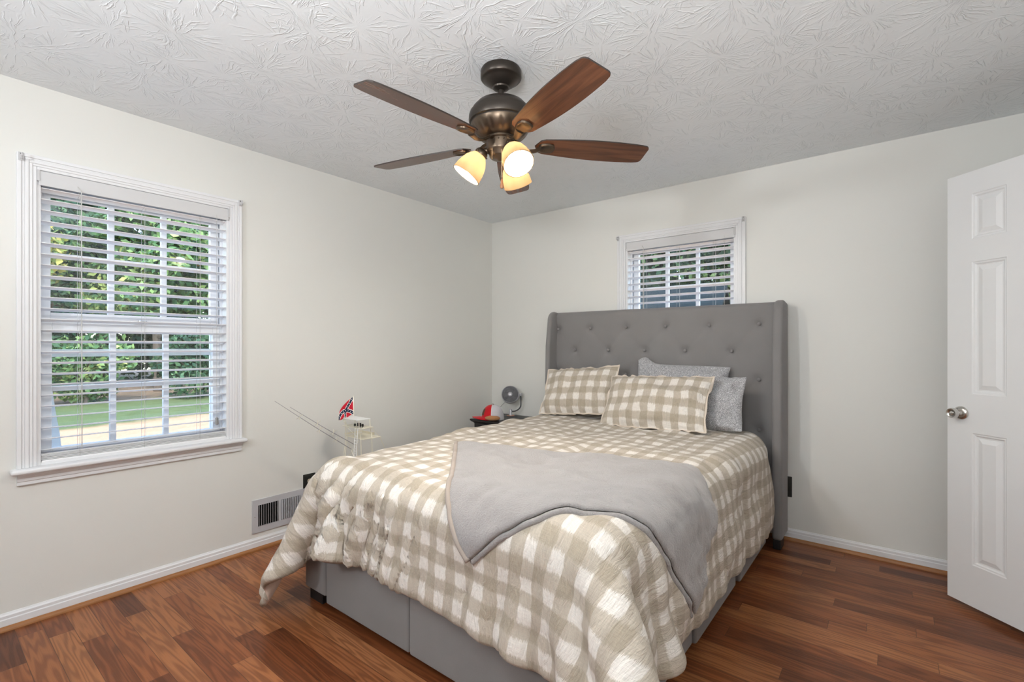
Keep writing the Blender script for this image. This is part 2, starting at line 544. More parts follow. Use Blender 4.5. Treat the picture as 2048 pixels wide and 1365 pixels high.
bm = NB(); box(bm, (-0.0, FY - 0.12, 0), (RX + .1, FY, H)); struct('wall_front', bm, M['wall'])
bm = NB(); box(bm, (4.8, FY, 0), (4.9, 0.2, H)); box(bm, (RX + .1, 0.0, 0), (4.8, 0.1, H)); box(bm, (RX + .1, FY, 0), (4.8, FY + .1, H))
struct('wall_hall', bm, M['wall'])

def skirting(name, a, b, inn, mat):
    """moulded board along a->b, inn = direction into the room"""
    bm = NB()
    prof = [(0, 0), (.013, 0), (.013, .046), (.0105, .050), (.0105, .062), (.006, .068), (.004, .073), (0, .073)]
    a, b, inn = Vector(a), Vector(b), Vector(inn)
    prism(bm, prof, lambda p: a + inn * p[0] + Vector((0, 0, p[1] + .0)), lambda p: b + inn * p[0] + Vector((0, 0, p[1])))
    return struct(name, fixn(bm), mat)
def shoe(name, a, b, inn, mat):
    bm = NB()
    prof = [(0, 0), (.017, 0)] + [(.017 * math.cos(t), .019 * math.sin(t)) for t in np.linspace(.35, PI / 2, 5)] + [(0, .019)]
    a, b, inn = Vector(a), Vector(b), Vector(inn)
    prism(bm, prof, lambda p: a + inn * p[0] + Vector((0, 0, p[1])), lambda p: b + inn * p[0] + Vector((0, 0, p[1])))
    return struct(name, fixn(bm), mat, smooth=40)
skirting('baseboard_left', (0, FY, 0), (0, 0, 0), (1, 0, 0), M['trim'])
skirting('baseboard_back', (0, 0, 0), (RX, 0, 0), (0, -1, 0), M['trim'])
shoe('trim_1', (.013, FY, 0), (.013, -.013, 0), (1, 0, 0), M['shoey'])
shoe('trim_2', (.013, -.013, 0), (RX, -.013, 0), (0, -1, 0), M['shoe'])

# ------------------------------------------------------------------ windows and blinds (u along the wall, w out of the room, z up)
def ring(bm, u0, u1, z0, z1, t, w0, w1, bottom=True, bev=0.0, tt=None, tb=None):
    tt = t if tt is None else tt; tb = t if tb is None else tb
    box(bm, (u0, w0, z0), (u0 + t, w1, z1), bev); box(bm, (u1 - t, w0, z0), (u1, w1, z1), bev)
    box(bm, (u0 + t, w0, z1 - tt), (u1 - t, w1, z1), bev)
    if bottom: box(bm, (u0 + t, w0, z0), (u1 - t, w1, z0 + tb), bev)

def place(o, X):
    o.matrix_world = X
    return o

def make_window(n, X, dz):
    b0, t0 = ZB, ZT
    root = empty('window_%d' % n); root['kind'] = 'structure'
    root.matrix_world = X
    bm = NB()   # casing, stepped moulding
    for (o, i, th) in ((.066, .050, .020), (.050, .040, .016), (.040, .026, .018), (.026, .014, .014), (.014, 0.0, .010)):
        ring(bm, -o, OPW + o, b0, t0 + o * .9, o - i, -th, .004, bottom=False, bev=.0025)
    struct('casing', bm, M['trim'], root)
    bm = NB()
    box(bm, (-.086, -.052, b0 - .022), (OPW + .086, .11, b0), .008, 3)
    struct('sill', bm, M['trim'], root, smooth=40)
    bm = NB()
    prof = [(0, b0 - .022), (-.030, b0 - .022), (-.030, b0 - .030), (-.020, b0 - .044), (-.018, b0 - .056), (-.014, b0 - .060), (-.014, b0 - .074), (0, b0 - .076)]
    prism(bm, prof, lambda p: Vector((-.064, p[0], p[1])), lambda p: Vector((OPW + .064, p[0], p[1])))
    struct('apron', fixn(bm), M['trim'], root)
    bm = NB()
    ring(bm, .0, OPW, b0, t0, .014, .0, .21, bev=.001)
    ring(bm, .014, OPW - .014, b0 + .01, t0 - .014, .012, .060, .068, bottom=False)
    box(bm, (-.01, .12, b0 - .03), (OPW + .01, .24, b0 + .012))
    struct('jamb', bm, M['trim'], root)
    def sash(name, z0, z1, g0, g1, zm, w0, w1):
        bm = NB()
        box(bm, (.018, w0, z0), (.061, w1, z1), .002); box(bm, (OPW - .061, w0, z0), (OPW - .018, w1, z1), .002)
        box(bm, (.061, w0, z0), (OPW - .061, w1, g0), .002); box(bm, (.061, w0, g1), (OPW - .061, w1, z1), .002)
        s = struct(name, bm, M['trim'], root)
        bm = NB()
        pw = (OPW - .122) / 3
        for k in (1, 2):
            c = .061 + pw * k
            box(bm, (c - .013, w0 + .003, g0), (c + .013, w1 - .003, g1), .003)
        box(bm, (.061, w0 + .004, zm - .012), (OPW - .061, w1 - .004, zm + .012), .003)
        struct('muntins', bm, M['trim'], s)
        bm = NB(); box(bm, (.058, (w0 + w1) / 2 - .002, g0 - .004), (OPW - .058, (w0 + w1) / 2 + .002, g1 + .004))
        struct('panes', bm, M['glass'], s)
        return s
    sash('upper_sash', 1.352, t0 - .014, 1.41, 1.968, 1.687, .105, .138)
    lo = sash('lower_sash', b0 + .002, 1.362, .765, 1.318, 1.045, .070, .103)
    bm = NB(); box(bm, (OPW / 2 - .022, .068, 1.362), (OPW / 2 + .022, .100, 1.372), .003); lathe(bm, [(.009, 1.372), (.009, 1.384), (.004, 1.387)], 12, Matrix.Translation((OPW / 2, .085, 0)), cap1=True)
    box(bm, (OPW / 2 - .002, .066, 1.374), (OPW / 2 + .028, .080, 1.382), .002)
    struct('sash_lock', bm, M['nickel'], lo)
    bm = NB()
    ring(bm, .014, OPW - .014, b0 + .012, t0 - .014, .030, .158, .178, bev=.002)
    box(bm, (.04, .160, 1.195), (OPW - .04, .178, 1.232), .002)
    struct('storm_frame', bm, M['trim'], root)
    return root

def make_blind(X, label, group=None, zt=ZT, clear_wand=False):
    root = empty('window_blind', label=label, cat='blind')
    root.matrix_world = X
    w0 = .030
    bm = NB()
    box(bm, (.006, -.010, zt - .070), (OPW - .004, -.002, zt - .004), .003); box(bm, (.012, -.002, zt - .050), (OPW - .012, .050, zt - .006), .002)
    obj('headrail', bm, M['rail'], root)
    for ub in (.0, OPW - .010):
        bm = NB(); box(bm, (ub, -.014, zt - .052), (ub + .010, .05, zt - .002), .001)
        obj('end_bracket', bm, M['clear'], root)
    bm = NB()
    tilt = math.radians(11)
    zs = [zt - .082 - .0503 * k for k in range(25)]
    zs = [z for z in zs if z > ZB + .052]
    def slat(z, tl, u0=.016, u1=OPW - .014, wc=w0):
        n = 6
        top = []; bot = []
        for i in range(n + 1):
            s = -1 + 2 * i / n
            wq = s * .0250; h = .0022 * (1 - s * s)
            y = wq * math.cos(tl) + h * math.sin(tl); zz = -wq * math.sin(tl) + h
            top.append((wc + y, z + zz + .0014)); bot.append((wc + y, z + zz - .0014))
        prism(bm, top + bot[::-1], lambda p: Vector((u0, p[0], p[1])), lambda p: Vector((u1, p[0], p[1])))
    rnd = random.Random(3)
    for z in zs: slat(z, tilt + rnd.uniform(-.02, .02))
    for k in range(5): slat(ZB + .026 + .0052 * k, .03 + rnd.uniform(-.05, .05), wc=w0 + rnd.uniform(-.003, .003))
    obj('slats', fixn(bm), M['blind'], root, smooth=30)
    bm = NB(); box(bm, (.016, w0 - .026, ZB + .004), (OPW - .014, w0 + .026, ZB + .022), .004)
    obj('bottom_rail', bm, M['blind'], root)
    bm = NB()
    for u in (.150, .405, .662):
        for w in (w0 - .0262, w0 + .0262):
            tube(bm, [(u, w, zt - .06), (u, w, ZB + .02)], .0008, 5)
        tube(bm, [(u + .012, w0, zt - .06), (u + .012, w0, ZB + .02)], .0007, 5)
        for z in zs: tube(bm, [(u, w0 - .026, z + .0005), (u, w0 + .026, z - .0065)], .0005, 4)
    obj('ladder_cord', bm, M['cord'], root)
    bm = NB()
    tube(bm, [(.742, -.012, zt - .05), (.742, -.012, ZB + .135)], .0012, 6)
    c = obj('pull_cord', bm, M['cord'], root)
    bm = NB(); lathe(bm, [(.003, .045), (.0085, .040), (.0095, .004), (.006, 0)], 12, Matrix.Translation((.742, -.012, ZB + .095)), cap0=True, cap1=True)
    obj('tassel', fixn(bm), M['tassel'], c, smooth=40)
    bm = NB()
    uw = .152
    tube(bm, [(uw - .012, -.012, zt - .045), (uw, -.018, zt - .062), (uw + .002, -.018, ZB + .06)], .0034 if clear_wand else .0022, 6)
    obj('tilt_wand', bm, M['cord'], root)
    return root

XL = Matrix(((0, -1, 0, 0), (1, 0, 0, U0L), (0, 0, 1, 0), (0, 0, 0, 1)))
XB = Matrix(((1, 0, 0, U0B), (0, 1, 0, 0), (0, 0, 1, .012), (0, 0, 0, 1)))
make_window(1, XL, 0)
make_window(2, XB, .012)
make_blind(XL, 'open white slatted blind in the large window on the left wall')
make_blind(XB, 'open white slatted blind in the window behind the grey headboard', clear_wand=True)

def rod_bracket(X, u, z, label, flip=1):
    root = empty('curtain_rod_bracket', label=label, cat='bracket')
    root.matrix_world = X @ Matrix.Translation((u, -.020, z))
    bm = NB()
    box(bm, (-.009, -.003, -.018), (.009, .0, .018), .001)
    tube(bm, [(0, -.003, -.010), (0, -.022, -.012), (0, -.032, -.004), (0, -.030, .010)], .0035, 8)
    obj('hook', bm, M['clear'], root)
    bm = NB(); sphere(bm, (0, -.003, .012), .003, 8, 6)
    obj('screw', bm, M['bronze'], root)
rod_bracket(XL, -.052, 2.095, 'small clear curtain rod bracket at left top corner of left wall window')
rod_bracket(XL, OPW + .054, 2.098, 'small clear curtain rod bracket at right top corner of left wall window')
rod_bracket(XB, -.056, 2.090, 'small clear curtain rod bracket at left top corner of window above headboard')
rod_bracket(XB, OPW + .054, 2.098, 'small clear curtain rod bracket at right top corner of window above headboard')

# ------------------------------------------------------------------ open panelled door
DD = Vector((0.735, -0.678, 0)).normalized()
DN = Vector((-DD.y * -1, 0, 0))
DN = Vector((DD.y, -DD.x, 0)).normalized()      # faces the camera
XD = Matrix(((DD.x, DN.x, 0, 3.27), (DD.y, DN.y, 0, -.372), (0, 0, 1, 0), (0, 0, 0, 1)))
droot = empty('door_1'); droot['kind'] = 'structure'; droot.matrix_world = XD
ds = [0, .109, .249, .361, .501, .61]
zs = [.028, .223, .842, 1.024, 1.643, 1.75, 1.962, 2.068]
bm = NB()
for sd in (0, 1):
    y0 = 0.0 if sd == 0 else -.035
    sg = -1 if sd == 0 else 1
    for i in range(5):
        for j in range(7):
            a, b, c, d = ds[i], ds[i + 1], zs[j], zs[j + 1]
            if i in (1, 3) and j in (1, 3, 5):
                rings = [(0, 0), (.004, .003), (.010, .0035), (.016, .009), (.022, .0095), (.040, .003), (.043, .002)]
                prev = None
                for ins, dep in rings:
                    y = y0 + sg * dep
                    r = [bm.verts.new(q) for q in ((a + ins, y, c + ins), (b - ins, y, c + ins), (b - ins, y, d - ins), (a + ins, y, d - ins))]
                    if prev:
                        for k in range(4): bm.faces.new((prev[k], prev[(k + 1) % 4], r[(k + 1) % 4], r[k]))
                    prev = r
                bm.faces.new(prev)
            else:
                bm.faces.new([bm.verts.new(q) for q in ((a, y0, c), (b, y0, c), (b, y0, d), (a, y0, d))])
bmesh.ops.remove_doubles(bm, verts=bm.verts[:], dist=1e-5)
for (a, b) in (((0, .028), (.61, .028)), ((.61, .028), (.61, 2.068)), ((.61, 2.068), (0, 2.068)), ((0, 2.068), (0, .028))):
    bm.faces.new([bm.verts.new(q) for q in ((a[0], 0, a[1]), (b[0], 0, b[1]), (b[0], -.035, b[1]), (a[0], -.035, a[1]))])
bmesh.ops.remove_doubles(bm, verts=bm.verts[:], dist=1e-5)
struct('door_leaf', fixn(bm), M['door'], droot)
K = Matrix.Translation((.064, 0, .930)) @ Matrix.Rotation(-PI / 2, 4, 'X')
bm = NB()
lathe(bm, [(.030, 0), (.032, .002), (.031, .006), (.024, .011), (.014, .013), (.0115, .020), (.0115, .028), (.019, .034), (.0235, .040), (.0245, .048), (.0235, .058), (.0215, .062), (.016, .0615), (.011, .058), (.0105, .056)], 32, K, cap1=True)
kn = struct('door_knob', fixn(bm), M['nickel'], droot, smooth=50)
bm = NB()
lathe(bm, [(.0085, .055), (.0085, .060), (.007, .0615)], 16, K, cap1=True)
vs = box(bm, (-.0015, -.0055, .061), (.0015, .0055, .066), .0005, M=K)
struct('turn_button', fixn(bm), M['nickel'], kn, smooth=40)
bm = NB(); box(bm, (-.0012, -.029, .90), (.0005, -.006, .96), .0005); struct('latch_plate', bm, M['nickel'], droot)
bm = NB()
for z in (.25, 1.05, 1.85):
    tube(bm, [(.612, .004, z - .045), (.612, .004, z + .045)], .006, 10)
    box(bm, (.606, -.004, z - .045), (.612, .004, z + .045))
struct('hinge', bm, M['nickel'], droot)
bm = NB()
box(bm, (RX - .016, -.865, 0), (RX + .0, -.80, 2.155), .004); box(bm, (RX - .016, -.17, 0), (RX, -.105, 2.155), .004); box(bm, (RX - .016, -.80, 2.09), (RX, -.17, 2.155), .004)
struct('trim_3', bm, M['trim'])

# ------------------------------------------------------------------ wall register and sockets
vr = empty('floor_register', (0, -2.062, .204), label='grey metal air vent register low on the left wall under the outlet', cat='vent')
y0, y1, z0, z1 = -.176, .176, -.101, .101
bm = NB()
o = (.034, .036)
xa, xb = .0005, .008
box(bm, (xa, y0, z0), (xb, y0 + o[0], z1)); box(bm, (xa, y1 - o[0] - .016, z0), (xb, y1, z1))
ya_, yb_ = y0 + o[0], y1 - o[0] - .016
box(bm, (xa, ya_, z1 - o[1]), (xb, yb_, z1)); box(bm, (xa, ya_, z0), (xb, yb_, z0 + o[1])); box(bm, (xa, -.017, z0 + o[1]), (xb, -.001, z1 - o[1]))
obj('faceplate', bm, M['vent'], vr)
bm = NB(); box(bm, (.0003, y0 + .03, z0 + .03), (.0011, y1 - .04, z1 - .03)); obj('dark_backing', bm, M['holeshade'], vr)  # flat black sheet, the duct's shade painted behind the fins
bm = NB()
for side, (a, b) in enumerate(((y0 + o[0], -.017), (-.001, y1 - o[0] - .016))):
    n = 9
    for k in range(n):
        c = a + (b - a) * (k + .5) / n
        ang = math.radians(-26 if side == 0 else 20)
        R = Matrix.Translation((.0075, c, 0)) @ Matrix.Rotation(ang, 4, 'Z')
        box(bm, (-.0065, -.0008, z0 + .036), (.0065, .0008, z1 - .036), M=R)
obj('fins', bm, M['vent'], vr)
bm = NB(); box(bm, (xb, y1 - .030, -.012), (xb + .006, y1 - .026, .012), .001); obj('damper_lever', bm, M['bronze'], vr)
for ys in (y0 + .015, y1 - .012):
    bm = NB(); sphere(bm, (xb, ys, 0), .0035, 8, 6); obj('screw', bm, M['nickel'], vr)

def outlet(X, label):
    r = empty('wall_outlet', label=label, cat='outlet'); r.matrix_world = X
    bm = NB(); box(bm, (-.043, -.005, -.066), (.043, .0, .066), .0025); box(bm, (-.034, -.008, -.056), (.034, -.004, .056), .002)
    obj('cover_plate', bm, M['plate'], r)
    for s in (-1, 1):
        bm = NB()
        pts = [(.0165 * math.cos(t), .0145 * math.sin(t)) for t in np.linspace(0, 2 * PI, 20, endpoint=False)]
        pts = [(max(-.0155, min(.0155, p[0])), max(-.0125, min(.0125, p[1]))) for p in pts]
        prism(bm, pts, lambda p: Vector((p[0], -.0105, s * .0205 + p[1])), lambda p: Vector((p[0], -.007, s * .0205 + p[1])))
        ro = obj('receptacle', fixn(bm), M['recept'], r)
        bm = NB()
        box(bm, (-.0075, -.0108, s * .0205 - .002), (-.0050, -.0100, s * .0205 + .006)); box(bm, (.0050, -.0108, s * .0205 - .002), (.0075, -.0100, s * .0205 + .006))
        box(bm, (-.0025, -.0108, s * .0205 - .009), (.0025, -.0100, s * .0205 - .005))
        obj('slots', bm, M['holeshade'], ro)  # shallow dark blocks, the shade of the holes put into their colour
    bm = NB(); sphere(bm, (0, -.008, 0), .003, 8, 6); obj('screw', bm, M['nickel'], r)
outlet(Matrix.Translation((0, -1.871, .329)) @ Matrix.Rotation(PI / 2, 4, 'Z'), 'dark wall outlet on the left wall beside the foot of the bed')
outlet(Matrix.Translation((2.507, 0, .340)), 'dark wall outlet low on back wall just right of headboard')

# ------------------------------------------------------------------ bed
bed = empty('platform_bed', (1.62, -1.2, 0), label='grey upholstered storage bed with tall button-tufted wingback headboard', cat='bed')
bed_inv = Matrix.Translation((-1.62, 1.2, 0))
def bedpart(name, bm, mat, smooth=None, parent=None):
    for v in bm.verts: v.co = bed_inv @ v.co
    return obj(name, bm, mat, parent or bed, smooth)
BTN = []
for z, xs in ((1.392, [.838, 1.144, 1.453, 1.761, 2.068, 2.380]), (1.216, [1.000, 1.302, 1.601, 1.903, 2.212]),
              (1.030, [.838, 1.144, 1.453, 1.761, 2.068, 2.378]), (.865, [1.000, 1.302, 1.601, 1.903, 2.212]), (.705, [.838, 1.144, 1.453, 1.761, 2.068, 2.378])):
    BTN += [(x, z) for x in xs]
bm = NB()
nx, nz = 120, 84
xa, xb_, za, zb_ = .80, 2.49, .30, 1.530
def seg_d(px, pz, a, b):
    ax, az = a; bx, bz = b
    t = max(0, min(1, ((px - ax) * (bx - ax) + (pz - az) * (bz - az)) / ((bx - ax) ** 2 + (bz - az) ** 2)))
    return math.hypot(px - ax - t * (bx - ax), pz - az - t * (bz - az))
SEG = [(a, b) for i, a in enumerate(BTN) for b in BTN[i + 1:] if abs(abs(a[0] - b[0]) - .155) < .02 and abs(abs(a[1] - b[1]) - .175) < .03]
rows = []
for j in range(nz + 1):
    rw = []
    for i in range(nx + 1):
        x = xa + (xb_ - xa) * i / nx; z = za + (zb_ - za) * j / nz
        y = -.128
        dB = min(math.hypot(x - p[0], z - p[1]) for p in BTN)
        y += .020 * math.exp(-(dB / .026) ** 2) + .010 * math.exp(-(dB / .075) ** 2)
        dS = min(seg_d(x, z, *s) for s in SEG)
        y += .0042 * math.exp(-(dS / .006) ** 2)
        ed = min(zb_ - z, .04) / .04
        y += .03 * (1 - math.sqrt(max(0, 1 - (1 - ed) ** 2)))
        ex = min(x - xa, xb_ - x, .03) / .03
        y += .012 * (1 - math.sqrt(max(0, 1 - (1 - ex) ** 2)))
        rw.append(bm.verts.new((x, y, z)))
    rows.append(rw)
for j in range(nz):
    for i in range(nx):
        bm.faces.new((rows[j][i], rows[j][i + 1], rows[j + 1][i + 1], rows[j + 1][i]))
top = [bm.verts.new((v.co.x, -.04, zb_)) for v in rows[-1]]
for i in range(nx): bm.faces.new((rows[-1][i], rows[-1][i + 1], top[i + 1], top[i]))
bk = [bm.verts.new((v.co.x, -.04, za)) for v in rows[0]]
for i in range(nx): bm.faces.new((top[i], top[i + 1], bk[i + 1], bk[i]))
hb = bedpart('headboard_panel', fixn(bm), M['bedfab'], 60)
for (x, z) in BTN:
    bm = NB()
    sphere(bm, (x, -.113, z), .0115, 12, 8, (1, .6, 1))
    bedpart('button', bm, M['bedfab'], 180)
def wing(x0, x1):
    bm = NB()
    # side outline (y, z), rounded top front, extruded across x with a bevel
    out = [(-.035, .06), (-.035, 1.525)] + [(-.135 - .075 * math.sin(t) , 1.455 + .082 * math.cos(t)) for t in np.linspace(0, PI / 2, 8)] + [(-.238, 1.25), (-.246, .9), (-.246, .06)]
    prism(bm, out, lambda p: Vector((x0, p[0], p[1])), lambda p: Vector((x1, p[0], p[1])))
    fixn(bm)
    es = [e for e in bm.edges if e.is_manifold and e.calc_face_angle(0) > .5]
    bmesh.ops.bevel(bm, geom=es, offset=.018, segments=4, affect='EDGES', profile=.5, clamp_overlap=True)
    return bedpart('headboard_wing', bm, M['bedfab'], 50)
wing(.785, .830); wing(2.476, 2.533)
bm = NB(); box(bm, (2.480, -.232, 0), (2.524, -.13, .062), .004); bedpart('leg', bm, M['blackleg'])
bm = NB(); box(bm, (.800, -.232, 0), (.828, -.13, .062), .004); bedpart('leg', bm, M['blackleg'])
bm = NB(); box(bm, (.792, -2.300, 0), (.905, -2.20, .06), .004); bedpart('leg', bm, M['blackleg'])
bm = NB(); box(bm, (2.30, -2.300, 0), (2.415, -2.20, .06), .004); bedpart('leg', bm, M['blackleg'])
bm = NB(); box(bm, (.79, -2.27, .10), (2.42, -.16, .345), .01); bedpart('platform', bm, M['bedfab'])
def cushion(name, a, b, bev=.012):
    bm = NB(); box(bm, a, b, bev, 3); return bedpart(name, bm, M['bedfab'], 50)
cushion('foot_post', (.775, -2.318, .058), (.956, -2.24, .362), .014)
cushion('foot_post', (2.262, -2.318, .058), (2.428, -2.24, .362), .014)
cushion('drawer_front', (.961, -2.316, .030), (1.563, -2.24, .362))
cushion('drawer_front', (1.568, -2.318, .030), (2.258, -2.24, .362))
cushion('drawer_front', (2.40, -1.552, .030), (2.436, -.925, .352))
cushion('drawer_front', (2.40, -.882, .030), (2.446, -.245, .352))
cushion('side_rail', (2.38, -2.24, .035), (2.424, -1.558, .352))
cushion('side_rail', (.775, -2.24, .058), (.82, -.245, .352))
bm = NB(); box(bm, (.94, -2.31, .345), (2.425, -.135, .662), .09, 6)
mt = obj('mattress', bm, M['mattress'], None, 60)
tag(mt, 'thick mattress under the checked comforter on the grey bed', 'mattress')

# ------------------------------------------------------------------ cloth: position based draping on a grid
def rbox_push(P, lo, hi, r, th):
    c = (np.array(lo) + np.array(hi)) / 2; h = (np.array(hi) - np.array(lo)) / 2 - r
    d = P - c
    q = np.abs(d) - h
    qo = np.maximum(q, 0)
    L = np.linalg.norm(qo, axis=-1)
    inside = q.max(axis=-1)
    sd = np.where(L > 1e-9, L, np.minimum(inside, 0)) - r
    hit = sd < th
    n = np.zeros_like(P)
    out = L > 1e-9
    n[out] = (qo[out] / L[out][:, None]) * np.sign(d[out])
    ins = ~out
    if ins.any():
        ax = q[ins].argmax(axis=-1)
        t = np.zeros((ins.sum(), 3)); t[np.arange(len(ax)), ax] = np.sign(d[ins][np.arange(len(ax)), ax]); n[ins] = t
    m = np.where(hit, th - sd, 0.0)
    return n * m[..., None], hit

def drape(P, h, steps, collide, iters=8, bend=0.35, fr=0.6, pin=None, damp=0.985, shear=0.6, push=None):
    """P: (ny, nx, 3) start positions; h: (hu, hv) rest spacing"""
    hu, hv = h
    V = np.zeros_like(P)
    dt = 1 / 60.
    dg = math.hypot(hu, hv)
    def con(A, B, L, k):
        d = B - A
        l = np.sqrt((d * d).sum(-1, keepdims=True)) + 1e-9
        c = d * ((l - L) / l * (0.5 * k))
        A += c; B -= c
    for s in range(steps):
        old = P.copy()
        V[..., 2] -= 9.8 * dt
        if push is not None: V += push * dt
        P += V * dt
        for it in range(iters):
            con(P[:, 0:-1:2], P[:, 1::2][:, :P[:, 0:-1:2].shape[1]], hu, 1.0)
            a = P[:, 1:-1:2]; con(a, P[:, 2::2][:, :a.shape[1]], hu, 1.0)
            a = P[0:-1:2]; con(a, P[1::2][:a.shape[0]], hv, 1.0)
            a = P[1:-1:2]; con(a, P[2::2][:a.shape[0]], hv, 1.0)
            for o in (0, 1):
                a = P[o:-1:2, :-1]; b = P[o + 1::2, 1:][:a.shape[0]]; con(a, b, dg, shear)
                a = P[o:-1:2, 1:]; b = P[o + 1::2, :-1][:a.shape[0]]; con(a, b, dg, shear)
            for o in (0, 2):
                for e in (0, 1):
                    a = P[:, o + e:-2:4]; b = P[:, o + e + 2::4][:, :a.shape[1]]; a = a[:, :b.shape[1]]; con(a, b, 2 * hu, bend)
                    a = P[o + e:-2:4]; b = P[o + e + 2::4][:a.shape[0]]; a = a[:b.shape[0]]; con(a, b, 2 * hv, bend)
            dP, hit = collide(P)
            P += dP
            if pin is not None: P[pin, :2] = old[pin, :2]
        V = (P - old) / dt * damp
        V[hit] *= (1 - fr)
        sp = np.linalg.norm(V, axis=-1, keepdims=True)
        V *= np.minimum(1, 3.0 / (sp + 1e-9))
    return P

def upsample(A, f):
    """smooth (Catmull-Rom) upsampling of a grid by f along both axes"""
    def up(A):
        n = A.shape[0]
        Ap = np.concatenate([2 * A[:1] - A[1:2], A, 2 * A[-1:] - A[-2:-1]], 0)
        out = []
        for k in range(f):
            t = k / f
            w = (-.5 * t + t * t - .5 * t ** 3, 1 - 2.5 * t * t + 1.5 * t ** 3, .5 * t + 2 * t * t - 1.5 * t ** 3, -.5 * t * t + .5 * t ** 3)
            out.append(sum(w[j] * Ap[j:n - 1 + j] for j in range(4)))
        B = np.stack(out, 1).reshape(-1, *A.shape[1:])
        return np.concatenate([B, A[-1:]], 0)
    A = up(A)
    return up(A.swapaxes(0, 1)).swapaxes(0, 1)

def normals(G):
    du = np.gradient(G, axis=1); dv = np.gradient(G, axis=0)
    n = np.cross(du, dv); n /= np.linalg.norm(n, axis=-1, keepdims=True) + 1e-9
    return n

def lattice(seed, nu, nv):
    """smooth random field with nu x nv cells, as a function of (s, t) in 0..1"""
    R = np.random.RandomState(seed).randn(nv + 4, nu + 4)
    def f(s, t):
        x = np.clip(s, 0, 1) * nu + 1; y = np.clip(t, 0, 1) * nv + 1
        i = np.floor(x).astype(int); j = np.floor(y).astype(int)
        a = x - i; b = y - j
        a = a * a * a * (a * (6 * a - 15) + 10); b = b * b * b * (b * (6 * b - 15) + 10)
        return (R[j, i] * (1 - a) + R[j, i + 1] * a) * (1 - b) + (R[j + 1, i] * (1 - a) + R[j + 1, i + 1] * a) * b
    return f

def cloth_mesh(name, G, uv, thick, back, edge, mats, parent=None):
    """closed puffy sheet: outer skin pushed out by thick, inner by back, both meeting at a rounded hem"""
    ny, nx = G.shape[:2]
    n = normals(G)
    j, i = np.meshgrid(np.arange(ny), np.arange(nx), indexing='ij')
    d = np.minimum(np.minimum(i, nx - 1 - i), np.minimum(j, ny - 1 - j)) / float(edge)
    pr = np.sqrt(np.clip(1 - (1 - np.clip(d, 0, 1)) ** 2, 0, 1))
    T = G + n * (thick * pr)[..., None]
    B = G - n * (back * pr)[..., None]
    verts = np.concatenate([T.reshape(-1, 3), B.reshape(-1, 3)])
    idx = (j * nx + i)
    a = idx[:-1, :-1].ravel(); b = idx[:-1, 1:].ravel(); c = idx[1:, 1:].ravel(); e = idx[1:, :-1].ravel()
    f1 = np.stack([a, b, c, e], 1); f2 = np.stack([a, e, c, b], 1) + ny * nx
    faces = np.concatenate([f1, f2])
    me = bpy.data.meshes.new(name)
    me.from_pydata(verts.tolist(), [], faces.tolist())
    ul = me.uv_layers.new(name='UVMap')
    U = np.concatenate([uv.reshape(-1, 2)] * 2)
    li = np.zeros(len(me.loops), dtype=np.int32); me.loops.foreach_get('vertex_index', li)
    ul.data.foreach_set('uv', U[li].astype(np.float32).ravel())
    me.polygons.foreach_set('use_smooth', [True] * len(me.polygons))
    mi = np.zeros(len(me.polygons), dtype=np.int32); mi[len(f1):] = len(mats) - 1
    me.polygons.foreach_set('material_index', mi)
    for m in mats: me.materials.append(m)
    # merge the coincident hem vertices of both skins
    bm = bmesh.new(); bm.from_mesh(me); bmesh.ops.remove_doubles(bm, verts=bm.verts[:], dist=1e-6); bm.to_mesh(me); bm.free()
    o = bpy.data.objects.new(name, me); COL.objects.link(o)
    if parent is not None: o.parent = parent
    return o

# the comforter
CU0, CU1, CV0, CV1 = .47, 2.885, -2.68, -.24
cnx, cny = 85, 86
cu = np.linspace(CU0, CU1, cnx); cv = np.linspace(CV0, CV1, cny)
UU, VV = np.meshgrid(cu, cv)
ang = math.radians(-2.6); cx, cy = 1.62, -1.3
P = np.stack([cx + (UU - cx) * math.cos(ang) - (VV - cy) * math.sin(ang), cy + (UU - cx) * math.sin(ang) + (VV - cy) * math.cos(ang), np.full_like(UU, .70)], -1)
P[..., 2] += .004 * np.random.RandomState(1).randn(cny, cnx)
def collide_bed(P):
    q = np.clip((-1.2 - P[..., 1]) / .9, 0, 1)
    Q = P.copy(); Q[..., 0] -= .075 * q * q * np.clip((2.1 - P[..., 0]) / 1.0, 0, 1)     # the mattress sits a little askew, its foot corner further in
    d1, h1 = rbox_push(Q, (.85, -2.325, .0), (2.435, .2, .676), .095, .012)
    P2 = P + d1
    d2, h2 = rbox_push(P2, (.77, -2.33, -.1), (2.46, .2, .365), .01, .012)
    P3 = P2 + d2
    d3 = np.zeros_like(P); h3 = P3[..., 1] > -.15
    d3[..., 1] = np.where(h3, -.15 - P3[..., 1], 0)
    zf = P3[..., 2] < .012
    d3[..., 2] = np.where(zf, .012 - P3[..., 2], 0)
    return d1 + d2 + d3, h1 | h2 | zf
# the flat middle stays put; the stiff doubled corners stand out from the bed a little
top_mid = (UU > 1.08) & (UU < 2.34) & (VV > -2.22)
wc = lambda o: np.clip(o / .18, 0, 1)
kl = wc(.945 - UU) * wc(-2.28 - VV); kr = wc(UU - 2.42) * wc(-2.28 - VV)
push = np.stack([-2.9 * kl + 5.5 * kr, -4.6 * kl - 4.0 * kr, .5 * kr], -1)
P = drape(P, (cu[1] - cu[0], cv[1] - cv[0]), 100, collide_bed, iters=14, bend=.5, fr=.75, damp=.975, pin=top_mid, push=push)
G0 = P.copy()
F = 3
G = upsample(P, F)
guv = upsample(np.stack([UU, VV], -1), F)
gu, gv = guv[..., 0], guv[..., 1]
n = normals(G)
s = (gu - CU0) / (CU1 - CU0); t = (gv - CV0) / (CV1 - CV0)
